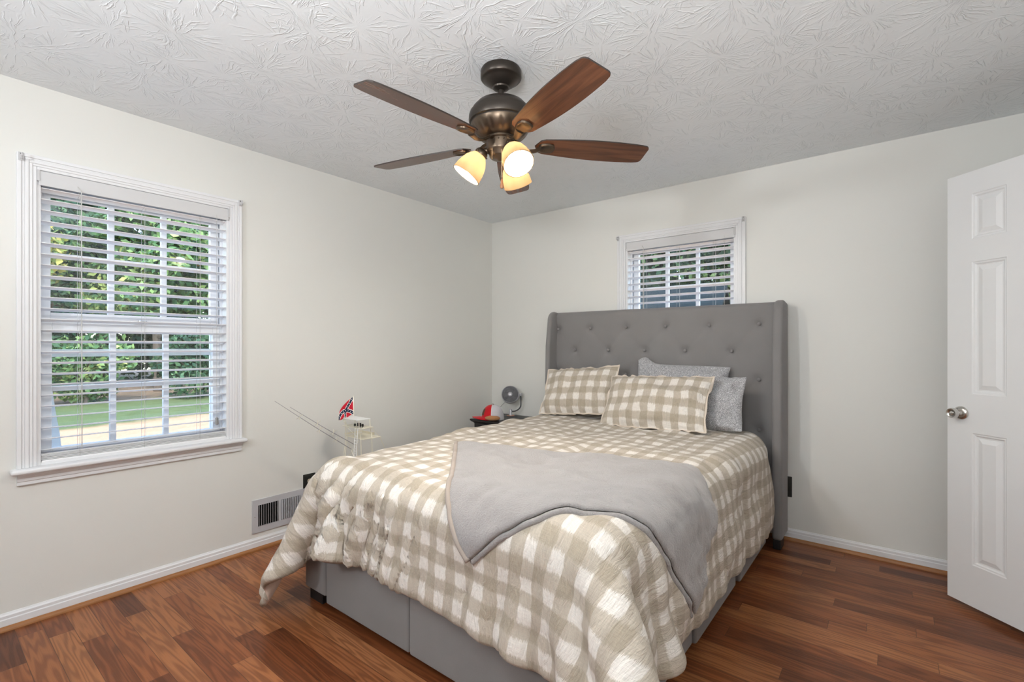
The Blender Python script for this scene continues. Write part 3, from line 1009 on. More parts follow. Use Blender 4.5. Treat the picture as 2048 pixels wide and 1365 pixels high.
# wrinkles run down the hanging sides; quilted dimples on top
wf = np.clip((-2.20 - gv) / .2, 0, 1) * np.clip((2.05 - gu) / .9, .15, 1)
wr = np.clip((gu - 2.32) / .2, 0, 1) * np.clip((gv + 2.3) / .3, 0, 1)
wl = np.clip((1.04 - gu) / .2, 0, 1)
def ridge(f): return 1 - np.abs(f) * 1.5
f1 = lattice(11, 30, 3); f2 = lattice(12, 62, 3); f3 = lattice(13, 3, 26); f4 = lattice(14, 16, 15); f5 = lattice(15, 40, 40)
sk = s - .55 * (t - .17) * np.clip(1 - 2.0 * (s - .22), 0, 1)      # pleats fan out from the foot corner
cw = np.clip((1.06 - gu) / .2, 0, 1) * np.clip((-2.22 - gv) / .2, 0, 1)
crease = np.clip(1 - np.abs(f2(sk + .006 * f4(s, t), t * 1.0)), 0, 1) ** 3
disp = wf * (.020 * ridge(f1(sk, t * .8)) + .022 * crease) + wr * (.009 * ridge(f3(s, t))) + wl * (.008 * ridge(f3(s, t)))
disp *= 1 - .75 * cw
disp += .006 * (1 - .6 * np.clip(wf, 0, 1)) * f4(s, t) + .002 * f5(s, t)
for (pu, pv, am) in ((1.16, -2.44, .009), (1.55, -2.50, .012), (1.98, -2.55, .016), (2.62, -1.1, .014), (1.35, -1.2, .010), (1.9, -.8, .010)):
    rr = np.hypot(gu - pu, gv - pv)
    disp -= am * np.exp(-(rr / .022) ** 2) - am * .35 * np.exp(-(rr / .09) ** 2)
G = G + n * disp[..., None]
comf = cloth_mesh('comforter', G, guv, .030, .004, 3.0, [M['gingham'], M['piping']])
tag(comf, 'tan and white gingham comforter draped over the bed to the floor corners', 'comforter')

# the throw, folded double, slanting over the foot corner on the right
bvh = BVHTree.FromPolygons([v.co.copy() for v in comf.data.vertices], [list(p.vertices) for p in comf.data.polygons])
A, B, C, D = np.array((1.20, -1.72)), np.array((1.93, -2.49)), np.array((2.76, -1.79)), np.array((2.34, -1.38))
tn = 41
ss, tt = np.meshgrid(np.linspace(0, 1, tn), np.linspace(0, 1, tn))
Q = (1 - ss)[..., None] * ((1 - tt)[..., None] * B + tt[..., None] * A) + ss[..., None] * ((1 - tt)[..., None] * C + tt[..., None] * D)
TP = np.concatenate([Q, np.full((tn, tn, 1), .79)], -1)
L_u = np.linalg.norm(TP[:, 1:] - TP[:, :-1], axis=-1, keepdims=True)
L_v = np.linalg.norm(TP[1:] - TP[:-1], axis=-1, keepdims=True)
D1 = np.linalg.norm(TP[1:, 1:] - TP[:-1, :-1], axis=-1, keepdims=True)
D2 = np.linalg.norm(TP[1:, :-1] - TP[:-1, 1:], axis=-1, keepdims=True)
def drape_quad(P, steps, iters, th):
    V = np.zeros_like(P); dt = 1 / 60.
    def con(A, B, L, k):
        d = B - A; l = np.sqrt((d * d).sum(-1, keepdims=True)) + 1e-9
        c = d * ((l - L) / l * (.5 * k)); A += c; B -= c
    for st in range(steps):
        old = P.copy(); V[..., 2] -= 9.8 * dt; P += V * dt
        for it in range(iters):
            for o in (0, 1):
                a = P[:, o:-1:2]; con(a, P[:, o + 1::2][:, :a.shape[1]], L_u[:, o::2][:, :a.shape[1]], 1)
                a = P[o:-1:2]; con(a, P[o + 1::2][:a.shape[0]], L_v[o::2][:a.shape[0]], 1)
                a = P[o:-1:2, :-1]; con(a, P[o + 1::2, 1:][:a.shape[0]], D1[o::2][:a.shape[0]], .5)
                a = P[o:-1:2, 1:]; con(a, P[o + 1::2, :-1][:a.shape[0]], D2[o::2][:a.shape[0]], .5)
            for o in (0, 2):
                for e in (0, 1):
                    a = P[:, o + e:-2:4]; b = P[:, o + e + 2::4][:, :a.shape[1]]; a = a[:, :b.shape[1]]
                    con(a, b, (L_u[:, o + e:-1:4] + L_u[:, o + e + 1::4])[:, :a.shape[1]], .2)
                    a = P[o + e:-2:4]; b = P[o + e + 2::4][:a.shape[0]]; a = a[:b.shape[0]]
                    con(a, b, (L_v[o + e:-1:4] + L_v[o + e + 1::4])[:a.shape[0]], .2)
        hit = np.zeros(P.shape[:2], bool)
        for j in range(P.shape[0]):
            for i in range(P.shape[1]):
                q = Vector(P[j, i])
                loc, nn, fi, ds = bvh.find_nearest(q, .12)
                if loc is None: continue
                sd = (q - loc).dot(nn)
                if sd < th:
                    P[j, i] += np.array(nn) * (th - sd); hit[j, i] = True
        V = (P - old) / dt * .97
        V[hit] *= .25
        sp = np.linalg.norm(V, axis=-1, keepdims=True); V *= np.minimum(1, 2.0 / (sp + 1e-9))
    return P
TP = drape_quad(TP, 70, 8, .010)
TG = upsample(TP, 3)
tuv = upsample(np.stack([ss, tt], -1), 3)
tn_ = normals(TG)
g1 = lattice(21, 9, 7); g2 = lattice(22, 22, 20)
TG = TG + tn_ * (.005 + .0055 * g1(tuv[..., 0], tuv[..., 1]) + .0022 * g2(tuv[..., 0], tuv[..., 1]))[..., None]
throw = cloth_mesh('throw_blanket', TG, tuv, .010, .005, 2.5, [M['fleece'], M['fleece']])
tag(throw, 'folded pale grey fleece throw lying slanted across the foot of the bed', 'blanket')
# stitched band along the left edge, and the lower leaf of the fold peeping out along the bottom edge
bm = NB()
nb = normals(TG)
L0 = [Vector(TG[j, 0] + nb[j, 0] * .004) for j in range(TG.shape[0])]
tube(bm, L0, .011, 10)
obj('hem_band', bm, M['hem'], throw, 180)
bm = NB()
row = []
for i in range(0, TG.shape[1]):
    q = TG[0, i] + (TG[0, i] - TG[4, i]) / (np.linalg.norm(TG[0, i] - TG[4, i]) + 1e-9) * .006 - nb[0, i] * .012
    row.append(Vector(q))
tube(bm, row, .011, 10)
obj('lower_fold', bm, M['fleece'], throw, 180)

# ------------------------------------------------------------------ pillows
def pillow(name, w, h, t, flange, mats, label, X, seed, peak=None, sag=.0, group=None, uvs=1.0):
    nu, nv = 56, 40
    W_, H_ = w / 2 + flange, h / 2 + flange
    U = np.linspace(-W_, W_, nu + 1); Vv = np.linspace(-H_, H_, nv + 1)
    u, v = np.meshgrid(U, Vv)
    a = np.clip(np.abs(u) / (w / 2), 0, 1); b = np.clip(np.abs(v) / (h / 2), 0, 1)
    prof = ((1 - a ** 3.2) * (1 - b ** 2.8)) ** .55
    l1, l2, l3 = lattice(seed, 7, 5), lattice(seed + 1, 16, 12), lattice(seed + 2, 26, 5)
    sx, sy = (u / W_ + 1) / 2, (v / H_ + 1) / 2
    wob = .010 * l1(sx, sy) + .004 * l2(sx, sy)
    fl = 1 - np.clip((1 - np.maximum(a, b)) / .12, 0, 1)
    ruffle = .012 * l3(sx, sy) * np.maximum(np.clip((np.abs(u) - w / 2) / max(flange, 1e-3), 0, 1), np.clip((np.abs(v) - h / 2) / max(flange, 1e-3), 0, 1))
    # corners pulled in a little, bottom sags
    pin = 1 - .05 * (b ** 2) * (1 - a ** 4) - .0
    uu = u * (1 - .05 * (1 - b) ** 0 * (1 - (1 - a ** 2)) * (1 - b ** 2))
    vv = v * (1 - .07 * (1 - a ** 2) ** 0 * (a < 1.1) * (1 - a ** 2) * 0) + (sag * (1 - a ** 2)) * (v > 0)
    zf = t / 2 * prof + wob * (prof > 0) * np.clip(prof * 2, 0, 1) + ruffle
    zb = -t / 2 * prof * .8 + ruffle
    if peak is not None:
        pu, pv, pr, ph = peak
        vv = vv + ph * np.exp(-((u - pu) / pr) ** 2) * np.clip((v - pv) / .1, 0, 1)
    zb = np.minimum(zb, zf - .003)
    F_ = np.stack([uu, -zf, vv], -1).reshape(-1, 3); K_ = np.stack([uu, -zb, vv], -1).reshape(-1, 3)
    nX = nu + 1
    bnd = list(range(nX)) + [j * nX + nX - 1 for j in range(1, nv + 1)] + [nv * nX + i for i in range(nX - 2, -1, -1)] + [j * nX for j in range(nv - 1, 0, -1)]
    fs = []
    for j in range(nv):
        for i in range(nu):
            q = (j * nX + i, j * nX + i + 1, (j + 1) * nX + i + 1, (j + 1) * nX + i)
            fs.append(q); fs.append(tuple(x + len(F_) for x in q[::-1]))
    for k in range(len(bnd)):
        p, q = bnd[k], bnd[(k + 1) % len(bnd)]
        fs.append((p, p + len(F_), q + len(F_), q))
    me = bpy.data.meshes.new(name)
    me.from_pydata(np.concatenate([F_, K_]).tolist(), [], fs)
    ul = me.uv_layers.new(name='UVMap')
    UV = np.concatenate([np.stack([u, v], -1).reshape(-1, 2)] * 2) + .027
    li = np.zeros(len(me.loops), dtype=np.int32); me.loops.foreach_get('vertex_index', li)
    ul.data.foreach_set('uv', UV[li].astype(np.float32).ravel())
    me.polygons.foreach_set('use_smooth', [True] * len(me.polygons))
    for m in mats: me.materials.append(m)
    if len(mats) > 1:
        uc, vc = (np.abs(u[:-1, :-1] + u[1:, 1:]) / 2).ravel(), (np.abs(v[:-1, :-1] + v[1:, 1:]) / 2).ravel()
        onf = ((uc > w / 2 - .004) | (vc > h / 2 - .002)).astype(np.int32)
        mi = np.zeros(len(me.polygons), dtype=np.int32)
        mi[0:2 * nu * nv:2] = onf; mi[1:2 * nu * nv:2] = onf; mi[2 * nu * nv:] = 1
        me.polygons.foreach_set('material_index', mi)
    o = bpy.data.objects.new(name, me); COL.objects.link(o)
    o.matrix_world = X
    md = o.modifiers.new('smooth', 'SUBSURF'); md.levels = 1; md.render_levels = 1
    return tag(o, label, 'pillow', group)
def pose(c, lean, yaw=0, roll=0):
    return Matrix.Translation(c) @ Matrix.Rotation(math.radians(yaw), 4, 'Z') @ Matrix.Rotation(math.radians(-lean), 4, 'X') @ Matrix.Rotation(math.radians(roll), 4, 'Y')
pillow('bed_pillow', .64, .40, .11, .0, [M['sparkle']], 'grey glittery pillow behind the front checked sham, its corner peaking up', pose((1.90, -.240, .925), 18, 2, 1), 31, peak=(-.27, .0, .06, .05))
pillow('bed_pillow', .60, .34, .11, .004, [M['sparkle']], 'grey glittery pillow sticking out right of the checked sham', pose((2.05, -.365, .885), 22, -3, -2), 41)
pillow('pillow_sham', .594, .369, .14, .011, [M['gingham2'], M['flange']], 'gingham pillow sham on the left, leaning on the headboard', pose((1.205, -.40, .915), 30, 2, -5), 51)
pillow('pillow_sham', .69, .366, .15, .012, [M['gingham2'], M['flange']], 'gingham pillow sham in front, on the right, over the grey pillows', pose((1.84, -.515, .885), 33, -1, -2), 61)

# ------------------------------------------------------------------ ceiling fan with lights
HX, HY = 1.736, -1.952
fan = empty('ceiling_fan', (HX, HY, 0), label='bronze five-blade ceiling fan with walnut blades and three lit amber shades', cat='ceiling fan')
bm = NB()
lathe(bm, [(.0, 2.44), (.084, 2.4395), (.088, 2.432), (.088, 2.404), (.083, 2.398), (.078, 2.397), (.072, 2.390), (.050, 2.374), (.036, 2.366), (.034, 2.360), (.024, 2.354), (.013, 2.352)], 48)
obj('canopy', fixn(bm), M['bronze'], fan, 40)
bm = NB(); tube(bm, [(0, 0, 2.29), (0, 0, 2.37)], .0125, 20); lathe(bm, [(.0125, 2.325), (.020, 2.322), (.022, 2.312), (.022, 2.30)], 24)
obj('downrod', fixn(bm), M['bronze'], fan, 40)
bm = NB()
lathe(bm, [(.012, 2.312), (.040, 2.311), (.075, 2.303), (.104, 2.288), (.122, 2.268), (.127, 2.258), (.1275, 2.252), (.134, 2.250), (.138, 2.238), (.139, 2.218), (.136, 2.209), (.129, 2.206), (.129, 2.201)], 64)
mh = obj('motor_housing', fixn(bm), M['bronze'], fan, 35)
bm = NB()
ringz = [(.129, 2.201), (.127, 2.192), (.120, 2.178), (.110, 2.163), (.098, 2.151), (.082, 2.143), (.055, 2.139)]
n = 140
rg = []
for q, (r, z) in enumerate(ringz):
    rr = []
    for k in range(n):
        a = 2 * PI * k / n
        fl = max(0, math.cos(a * 15)) ** 2 * (.005 if q == 3 else (.0025 if q in (2, 4) else 0))
        rr.append(bm.verts.new(((r - fl) * math.cos(a), (r - fl) * math.sin(a), z)))
    rg.append(rr)
for i in range(len(rg) - 1):
    for k in range(n): bm.faces.new((rg[i][k], rg[i][(k + 1) % n], rg[i + 1][(k + 1) % n], rg[i + 1][k]))
obj('fluted_ring', fixn(bm), M['bronze2'], mh, 60)
bm = NB()
lathe(bm, [(.070, 2.142), (.070, 2.134), (.063, 2.130), (.0625, 2.094), (.060, 2.086), (.052, 2.078), (.050, 2.066), (.044, 2.060), (.018, 2.056), (.010, 2.048), (.0, 2.047)], 40)
for a in (300, 320):
    sphere(bm, (.063 * math.cos(math.radians(a)), .063 * math.sin(math.radians(a)), 2.122), .004, 8, 6)
obj('switch_housing', fixn(bm), M['bronze2'], fan, 40)

def blade_outline():
    pts = []
    R0, R1 = .150, .664
    def hw(s): return .044 + .026 * math.sin(min(1, s / .62) * PI / 2) - .010 * max(0, (s - .62) / .38) ** 2
    N_ = 26
    up = []
    for i in range(N_ + 1):
        s = i / N_
        w = hw(s)
        e = min(1, s / .075); w *= math.sqrt(max(0, 1 - (1 - e) ** 2)) * .9 + .1 * e
        up.append((R0 + (R1 - R0) * s, w))
    # rounded tip corners
    rc = .022
    tip = [(R1 - rc + rc * math.sin(t), up[-1][1] - rc + rc * math.cos(t)) for t in np.linspace(0, PI / 2, 6)]
    up = [p for p in up if p[0] < R1 - rc] + tip
    return up + [(x, -y) for x, y in reversed(up)]
OUT = blade_outline()
proto = None
for k in range(5):
    ang = math.radians(48.97 + 72 * k)
    X = Matrix.Translation((0, 0, 2.124)) @ Matrix.Rotation(ang, 4, 'Z') @ Matrix.Rotation(math.radians(-12), 4, 'X')
    bm = NB()
    prism(bm, OUT, lambda p: Vector((p[0], p[1], -.0028)), lambda p: Vector((p[0], p[1], .0028)))
    fixn(bm)
    for f in bm.faces:
        if abs(f.normal.z) < .5: f.material_index = 1
    b = obj('fan_blade', bm, [M['blade'], M['blade_edge']], fan)
    b.matrix_local = X
    bm = NB()
    # arm: curved strap from hub, then a spade with raised rim below the blade
    path = [(.055, 0, .010), (.078, .004, .004), (.100, .010, -.010), (.122, .010, -.022), (.146, .004, -.023), (.170, 0, -.014)]
    wd = [.020, .018, .0145, .013, .015, .022]
    prev = None
    Rx = Matrix.Rotation(math.radians(12), 4, 'X')
    for (p, w) in zip(path, wd):
        r = [bm.verts.new((p[0], p[1] - w, p[2] + .001)), bm.verts.new((p[0], p[1] - w * .5, p[2] - .006)), bm.verts.new((p[0], p[1] + w * .5, p[2] - .006)), bm.verts.new((p[0], p[1] + w, p[2] + .001)), bm.verts.new((p[0], p[1], p[2] + .006))]
        if prev:
            for q in range(5): bm.faces.new((prev[q], prev[(q + 1) % 5], r[(q + 1) % 5], r[q]))
        prev = r
    bm.faces.new(prev)
    ov = [(.166, -.016), (.178, -.026), (.205, -.031), (.228, -.026), (.236, -.012), (.238, 0), (.236, .012), (.228, .026), (.205, .031), (.178, .026), (.166, .016)]
    def sc(p, f): return ((p[0] - .203) * f + .203, p[1] * f)
    rings = []
    for f, z in ((1.0, -.0030), (1.0, -.0105), (.93, -.0125), (.78, -.0125), (.70, -.0085)):
        rings.append([bm.verts.new((*sc(p, f), z)) for p in ov])
    for i in range(len(rings) - 1):
        for q in range(len(ov)): bm.faces.new((rings[i][q], rings[i][(q + 1) % len(ov)], rings[i + 1][(q + 1) % len(ov)], rings[i + 1][q]))
    bm.faces.new(rings[-1])
    obj('blade_iron', fixn(bm), M['bronze2'], b, 60)

for k, a in enumerate((218.4, -21.6, 98.4)):
    a = math.radians(a)
    d = Vector((math.cos(a), math.sin(a), 0))
    bm = NB()
    tube(bm, [d * .045 + Vector((0, 0, 2.088)), d * .062 + Vector((0, 0, 2.094)), d * .076 + Vector((0, 0, 2.090)), d * .084 + Vector((0, 0, 2.080))], .013, 14)
    ax = (d * math.sin(math.radians(35)) + Vector((0, 0, -math.cos(math.radians(35))))).normalized()
    nk = d * .080 + Vector((0, 0, 2.088))
    T = Matrix.Translation(nk) @ ax.to_track_quat('Z', 'Y').to_matrix().to_4x4()
    lathe(bm, [(.012, -.010), (.022, -.006), (.027, .002), (.029, .008), (.029, .020), (.026, .023)], 28, T)
    for q in range(3):
        t = q * 2.1 + .4
        sphere(bm, T @ Vector((.031 * math.cos(t), .031 * math.sin(t), .013)), .0035, 8, 6)
    la = obj('lamp_arm', fixn(bm), M['bronze2'], fan, 45)
    prof = [(.026, .016), (.030, .020), (.041, .034), (.051, .052), (.058, .075), (.0625, .098), (.064, .118), (.0655, .124)]
    bm = NB()
    lathe(bm, prof + [(r - .0035, z) for r, z in reversed(prof)], 40, T)
    obj('lamp_shade', fixn(bm), M['shade'], la, 60)
    bm = NB()
    lathe(bm, [(.004, .022), (.013, .026), (.015, .042), (.022, .056), (.0285, .072), (.0295, .084), (.026, .097), (.016, .107), (.004, .111)], 24, T, cap0=True, cap1=True)
    obj('bulb', fixn(bm), M['bulb'], la, 60)

def chain(p, z0, z1, fob):
    bm = NB()
    nb_ = int((z0 - z1) / .0055)
    for i in range(nb_):
        bmesh.ops.create_icosphere(bm, subdivisions=1, radius=.0022, matrix=Matrix.Translation((p[0], p[1], z0 - .0055 * i)))
    tube(bm, [(p[0], p[1], z0), (p[0], p[1], z1)], .0008, 5)
    c = obj('pull_chain', bm, M['brass'], fan)
    bm = NB()
    if fob: lathe(bm, [(.0015, z1 + .002), (.004, z1 - .004), (.0052, z1 - .016), (.0085, z1 - .028), (.0075, z1 - .033), (.0065, z1 - .038), (.0, z1 - .040)], 16, Matrix.Translation((p[0], p[1], 0)))
    else: lathe(bm, [(.0, z1), (.003, z1 - .003), (.003, z1 - .010), (.0, z1 - .012)], 12, Matrix.Translation((p[0], p[1], 0)))
    obj('chain_fob', fixn(bm), M['fob'] if fob else M['brass'], c, 50)
R_ = Vector((.783, .622, 0)); T_ = Vector((.622, -.783, 0))
p = R_ * .005 + T_ * .052; chain(p, 2.078, 1.952, True)
p = R_ * -.036 + T_ * .045; chain(p, 2.112, 2.050, False)

# ------------------------------------------------------------------ nightstand in the corner and what stands on it
ns = empty('nightstand', (.385, -.25, 0), label='black wooden nightstand in the corner between bed and left wall', cat='nightstand')
bm = NB()
zt = .610
lay = [(0, 0.0), (0, -.012), (.006, -.017), (.010, -.022), (.020, -.028), (.026, -.036)]
x0, x1, y0, y1 = -.235, .215, -.222, .220
rg = []
for ins, dz in lay: rg.append([bm.verts.new(q) for q in ((x0 + ins, y0 + ins, zt + dz), (x1 - ins, y0 + ins, zt + dz), (x1 - ins, y1, zt + dz), (x0 + ins, y1, zt + dz))])
for i in range(len(rg) - 1):
    for k in range(4): bm.faces.new((rg[i][k], rg[i][(k + 1) % 4], rg[i + 1][(k + 1) % 4], rg[i + 1][k]))
bm.faces.new(rg[0]); bm.faces.new(rg[-1][::-1])
obj('table_top', fixn(bm), M['black'], ns)
bm = NB(); box(bm, (x0 + .028, y0 + .028, .10), (x1 - .028, y1 - .004, zt - .035), .002); obj('cabinet_body', bm, M['black'], ns)
for z0_, z1_ in ((.34, .55), (.12, .33)):
    bm = NB(); box(bm, (x0 + .04, y0 + .016, z0_), (x1 - .04, y0 + .03, z1_), .004); dr = obj('drawer', bm, M['black'], ns)
    bm = NB(); sphere(bm, ((x0 + x1) / 2, y0 + .006, (z0_ + z1_) / 2), .012, 12, 8); obj('drawer_knob', bm, M['nickel'], dr, 180)
for sx in (x0 + .03, x1 - .065):
    for sy in (y0 + .03, y1 - .04):
        bm = NB(); box(bm, (sx, sy, 0), (sx + .035, sy + .035, .10), .003); obj('leg', bm, M['black'], ns)

# trucker cap
hx, hy = .325, -.365
cap = empty('baseball_cap', (hx, hy, .610), label='red and white trucker cap on the black nightstand', cat='cap')
XC = Matrix.Rotation(math.atan2(-.622, -.783), 4, 'Z')       # local +x = where the brim points
a_, b_, h_ = .098, .080, .128
def dome(t0, t1, scale=1.0, n=18, m_=12, lo=0.0):
    bm = NB()
    rows = []
    for j in range(m_ + 1):
        ph = PI / 2 * (lo + (1 - lo) * j / m_)
        rw = []
        for i in range(n + 1):
            th = t0 + (t1 - t0) * i / n
            c = math.cos(ph) ** .82
            z = h_ * math.sin(ph) ** .9
            rw.append(bm.verts.new(XC @ Vector((a_ * c * math.cos(th) * scale, b_ * c * math.sin(th) * scale, z * scale))))
        rows.append(rw)
    for j in range(m_):
        for i in range(n): bm.faces.new((rows[j][i], rows[j][i + 1], rows[j + 1][i + 1], rows[j + 1][i]))
    bmesh.ops.remove_doubles(bm, verts=bm.verts[:], dist=1e-5)
    return fixn(bm)
SP = 1.45
obj('front_panel', dome(-SP, SP), M['capred'], cap, 180)
obj('mesh_back', dome(SP, 2 * PI - SP), M['capmesh'], cap, 180)
bm = NB()
for sgn in (-1, 1):
    pts = []
    for j in range(13):
        ph = PI / 2 * j / 12; c = math.cos(ph) ** .82
        pts.append(XC @ Vector((a_ * c * math.cos(SP) * 1.01, sgn * b_ * c * math.sin(SP) * 1.01, h_ * math.sin(ph) ** .9 * 1.01)))
    tube(bm, pts, .0032, 6)
obj('white_seam', bm, M['flagwhite'], cap, 180)
bm = NB(); sphere(bm, (0, 0, h_ + .002), .008, 12, 8, (1, 1, .6)); obj('top_button', bm, M['patch'], cap, 180)
bm = NB()
rows = []
for i in range(13):
    s_ = -1 + 2 * i / 12
    rw = []
    for j in range(7):
        t_ = j / 6
        x = a_ * .96 * math.cos(s_ * 1.0) * (1 - t_) + t_ * (a_ + .078 * math.sqrt(max(0, 1 - (s_ * .96) ** 2)) )
        y = b_ * .98 * math.sin(s_ * 1.15)
        x = a_ * math.cos(s_ * 1.15) * .97 + t_ * .085 * math.sqrt(max(0.0, 1 - .9 * s_ ** 2))
        rw.append((x, y, .024 - .018 * s_ * s_ - .003 * t_))
    rows.append(rw)
top_ = [[bm.verts.new(XC @ Vector((p[0], p[1], p[2] + .0018))) for p in r] for r in rows]
bot_ = [[bm.verts.new(XC @ Vector((p[0], p[1], p[2] - .0018))) for p in r] for r in rows]
for i in range(12):
    for j in range(6):
        bm.faces.new((top_[i][j], top_[i][j + 1], top_[i + 1][j + 1], top_[i + 1][j]))
        bm.faces.new((bot_[i][j], bot_[i + 1][j], bot_[i + 1][j + 1], bot_[i][j + 1]))
    bm.faces.new((top_[i][6], bot_[i][6], bot_[i + 1][6], top_[i + 1][6])); bm.faces.new((top_[i][0], top_[i + 1][0], bot_[i + 1][0], bot_[i][0]))
for i in (0, 12):
    for j in range(6): bm.faces.new((top_[i][j], bot_[i][j], bot_[i][j + 1], top_[i][j + 1]))
obj('brim', fixn(bm), M['capred'], cap, 60)
bm = NB()
rows = []
for i in range(7):
    th = .02 + .62 * i / 6
    rows.append([bm.verts.new(XC @ Vector((a_ * math.cos(ph) ** .82 * math.cos(th) * 1.02, b_ * math.cos(ph) ** .82 * math.sin(th) * 1.02, h_ * math.sin(ph) ** .9))) for ph in np.linspace(.28, .80, 6)])
for i in range(6):
    for j in range(5): bm.faces.new((rows[i][j], rows[i + 1][j], rows[i + 1][j + 1], rows[i][j + 1]))
obj('leather_patch', fixn(bm), M['patch'], cap, 180)

# tan pouch lying against the cap
bm = NB()
po = Matrix.Translation((.380, -.434, .632)) @ Matrix.Rotation(math.radians(32), 4, 'Z')
bmesh.ops.create_uvsphere(bm, u_segments=24, v_segments=14, radius=1, matrix=po @ Matrix.Diagonal((.066, .032, .022, 1)))
for v in bm.verts:
    v.co.z = max(v.co.z, .6105)
    v.co += Vector((0, 0, .003 * noise.noise(v.co * 40)))
    v.co.z = max(v.co.z, .6105)
pch = obj('leather_pouch', fixn(bm), M['tan'], None, 180)
tag(pch, 'small tan leather pouch lying in front of the red cap', 'pouch')

# small desk fan
FXc, FYc = .330, -.125
df = empty('desk_fan', (FXc, FYc, .610), label='small silver and grey desk fan on a curved arm, standing on the nightstand', cat='fan')
hd = Vector((-.003, .0, .196))
aim = (Vector((.50, -.80, .36))).normalized()
XF = Matrix.Translation(hd) @ aim.to_track_quat('Z', 'Y').to_matrix().to_4x4()
bm = NB()
lathe(bm, [(.074, .012), (.078, .016), (.081, .012), (.082, -.006), (.079, -.030), (.066, -.048), (.045, -.056), (.0, -.058)], 48, XF)
lathe(bm, [(.074, .012), (.0725, -.02), (.060, -.040), (.0, -.044)], 48, XF)
obj('fan_housing', fixn(bm), M['silver'], df, 50)
bm = NB(); lathe(bm, [(.073, -.022), (.0, -.024)], 40, XF); obj('inner_back', fixn(bm), M['charcoal'], df)
bm = NB()
for k in range(30):
    pts = []
    for q in range(9):
        s_ = q / 8
        r = .020 + .054 * s_
        th = 2 * PI * k / 30 + 1.0 * s_
        pts.append(XF @ Vector((r * math.cos(th), r * math.sin(th), .012 + .006 * (1 - s_ * s_))))
    tube(bm, pts, .0013, 5)
for r in (.040, .058):
    tube(bm, [XF @ Vector((r * math.cos(t), r * math.sin(t), .013 + .004 * (1 - r / .074))) for t in np.linspace(0, 2 * PI, 41)], .0010, 5, caps=False)
gr_ = obj('grille', bm, M['spoke'], df, 180)
bm = NB(); lathe(bm, [(.022, .014), (.021, .019), (.012, .023), (.0, .024)], 24, XF); obj('grille_badge', fixn(bm), M['silver'], gr_, 60)
bm = NB()
for k in range(5):
    t = 2 * PI * k / 5
    rw = []
    for q in range(5):
        r = .014 + .052 * q / 4
        rw.append([bm.verts.new(XF @ Vector((r * math.cos(t + d_), r * math.sin(t + d_), -.012 + .012 * e_))) for d_, e_ in ((-.35, -1), (0, 0), (.35, 1))])
    for q in range(4):
        for e in range(2): bm.faces.new((rw[q][e], rw[q][e + 1], rw[q + 1][e + 1], rw[q + 1][e]))
lathe(bm, [(.016, -.018), (.016, .004), (.0, .006)], 16, XF)
obj('impeller', bm, M['charcoal'], df, 60)
pr = hd + Vector((.783, .622, 0)) * .094
bm = NB()
box(bm, pr + Vector((-.016, -.014, -.012)), pr + Vector((.012, .014, .012)), .004)
tube(bm, [hd + Vector((.783, .622, 0)) * .07, pr], .008, 12)
obj('pivot', bm, M['silver'], df, 40)
bm = NB()
pts = [pr + Vector((0, 0, -.01))]
for t in np.linspace(0, PI / 2, 9):
    pts.append(Vector((.783, .622, 0)) * (.094 - .078 * (1 - math.cos(t))) + Vector((0, 0, .105 - .062 * math.sin(t))))
pts.append(Vector((.006, .004, .040)))
tube(bm, pts, .006, 10)
obj('curved_arm', bm, M['charcoal'], df, 180)
bm = NB(); lathe(bm, [(.0, .062), (.013, .061), (.015, .057), (.015, .010), (.018, .006)], 24); obj('base_post', fixn(bm), M['silver'], df, 50)
bm = NB(); lathe(bm, [(.0, .0075), (.030, .0072), (.034, .006), (.064, .003), (.066, .0005), (.0, .0)], 40); bs = obj('base_disc', fixn(bm), M['charcoal'], df, 50)
bm = NB(); lathe(bm, [(.018, .0085), (.034, .0085), (.036, .006), (.018, .006)], 32); obj('base_ring', fixn(bm), M['copper'], bs, 50)
bm = NB()
q0 = hd + XF.to_3x3() @ Vector((-.04, -.05, -.045))
tube(bm, [q0, q0 + Vector((-.03, -.02, -.035)), Vector((-.09, -.07, .06)), Vector((-.13, .02, .01)), Vector((-.15, .08, .004))], .0018, 6)
obj('power_cord', bm, M['charcoal'], df, 180)

# ------------------------------------------------------------------ model sport fishing boat behind the bed
bt = empty('model_boat', (.38, -1.55, 0), label='cream model fishing boat tower with outriggers and small red flag, behind the bed', cat='model boat')
BI = Matrix.Translation((-.38, 1.55, 0))
def bpart(name, bm, mat, smooth=None, parent=None):
    for v in bm.verts: v.co = BI @ v.co
    return obj(name, bm, mat, parent or bt, smooth)
bm = NB()
secs = []
for i in range(15):
    s_ = i / 14
    y = -1.84 + .80 * s_
    w = .115 * (1 - max(0, (s_ - .45) / .55) ** 2.2) + .001
    sh = .46 + .03 * s_ ** 2
    secs.append([bm.verts.new(q) for q in ((.38, y, .36 + .06 * s_ ** 3), (.38 + w * .75, y, .40 + .05 * s_ ** 3), (.38 + w, y, sh), (.38 - w, y, sh), (.38 - w * .75, y, .40 + .05 * s_ ** 3))])
for i in range(14):
    for k in range(5): bm.faces.new((secs[i][k], secs[i][(k + 1) % 5], secs[i + 1][(k + 1) % 5], secs[i + 1][k]))
bm.faces.new(secs[0]); bm.faces.new(secs[-1])
bpart('hull', fixn(bm), M['hull'])
bm = NB(); box(bm, (.30, -1.78, .45), (.46, -1.45, .50), .01); bpart('cabin', bm, M['hull'])
bm = NB()
box(bm, (.26, -1.80, .0), (.50, -1.15, .02), .004)
for y in (-1.70, -1.28): box(bm, (.36, y - .015, .02), (.40, y + .015, .41), .003)
bpart('display_stand', bm, M['bark'])
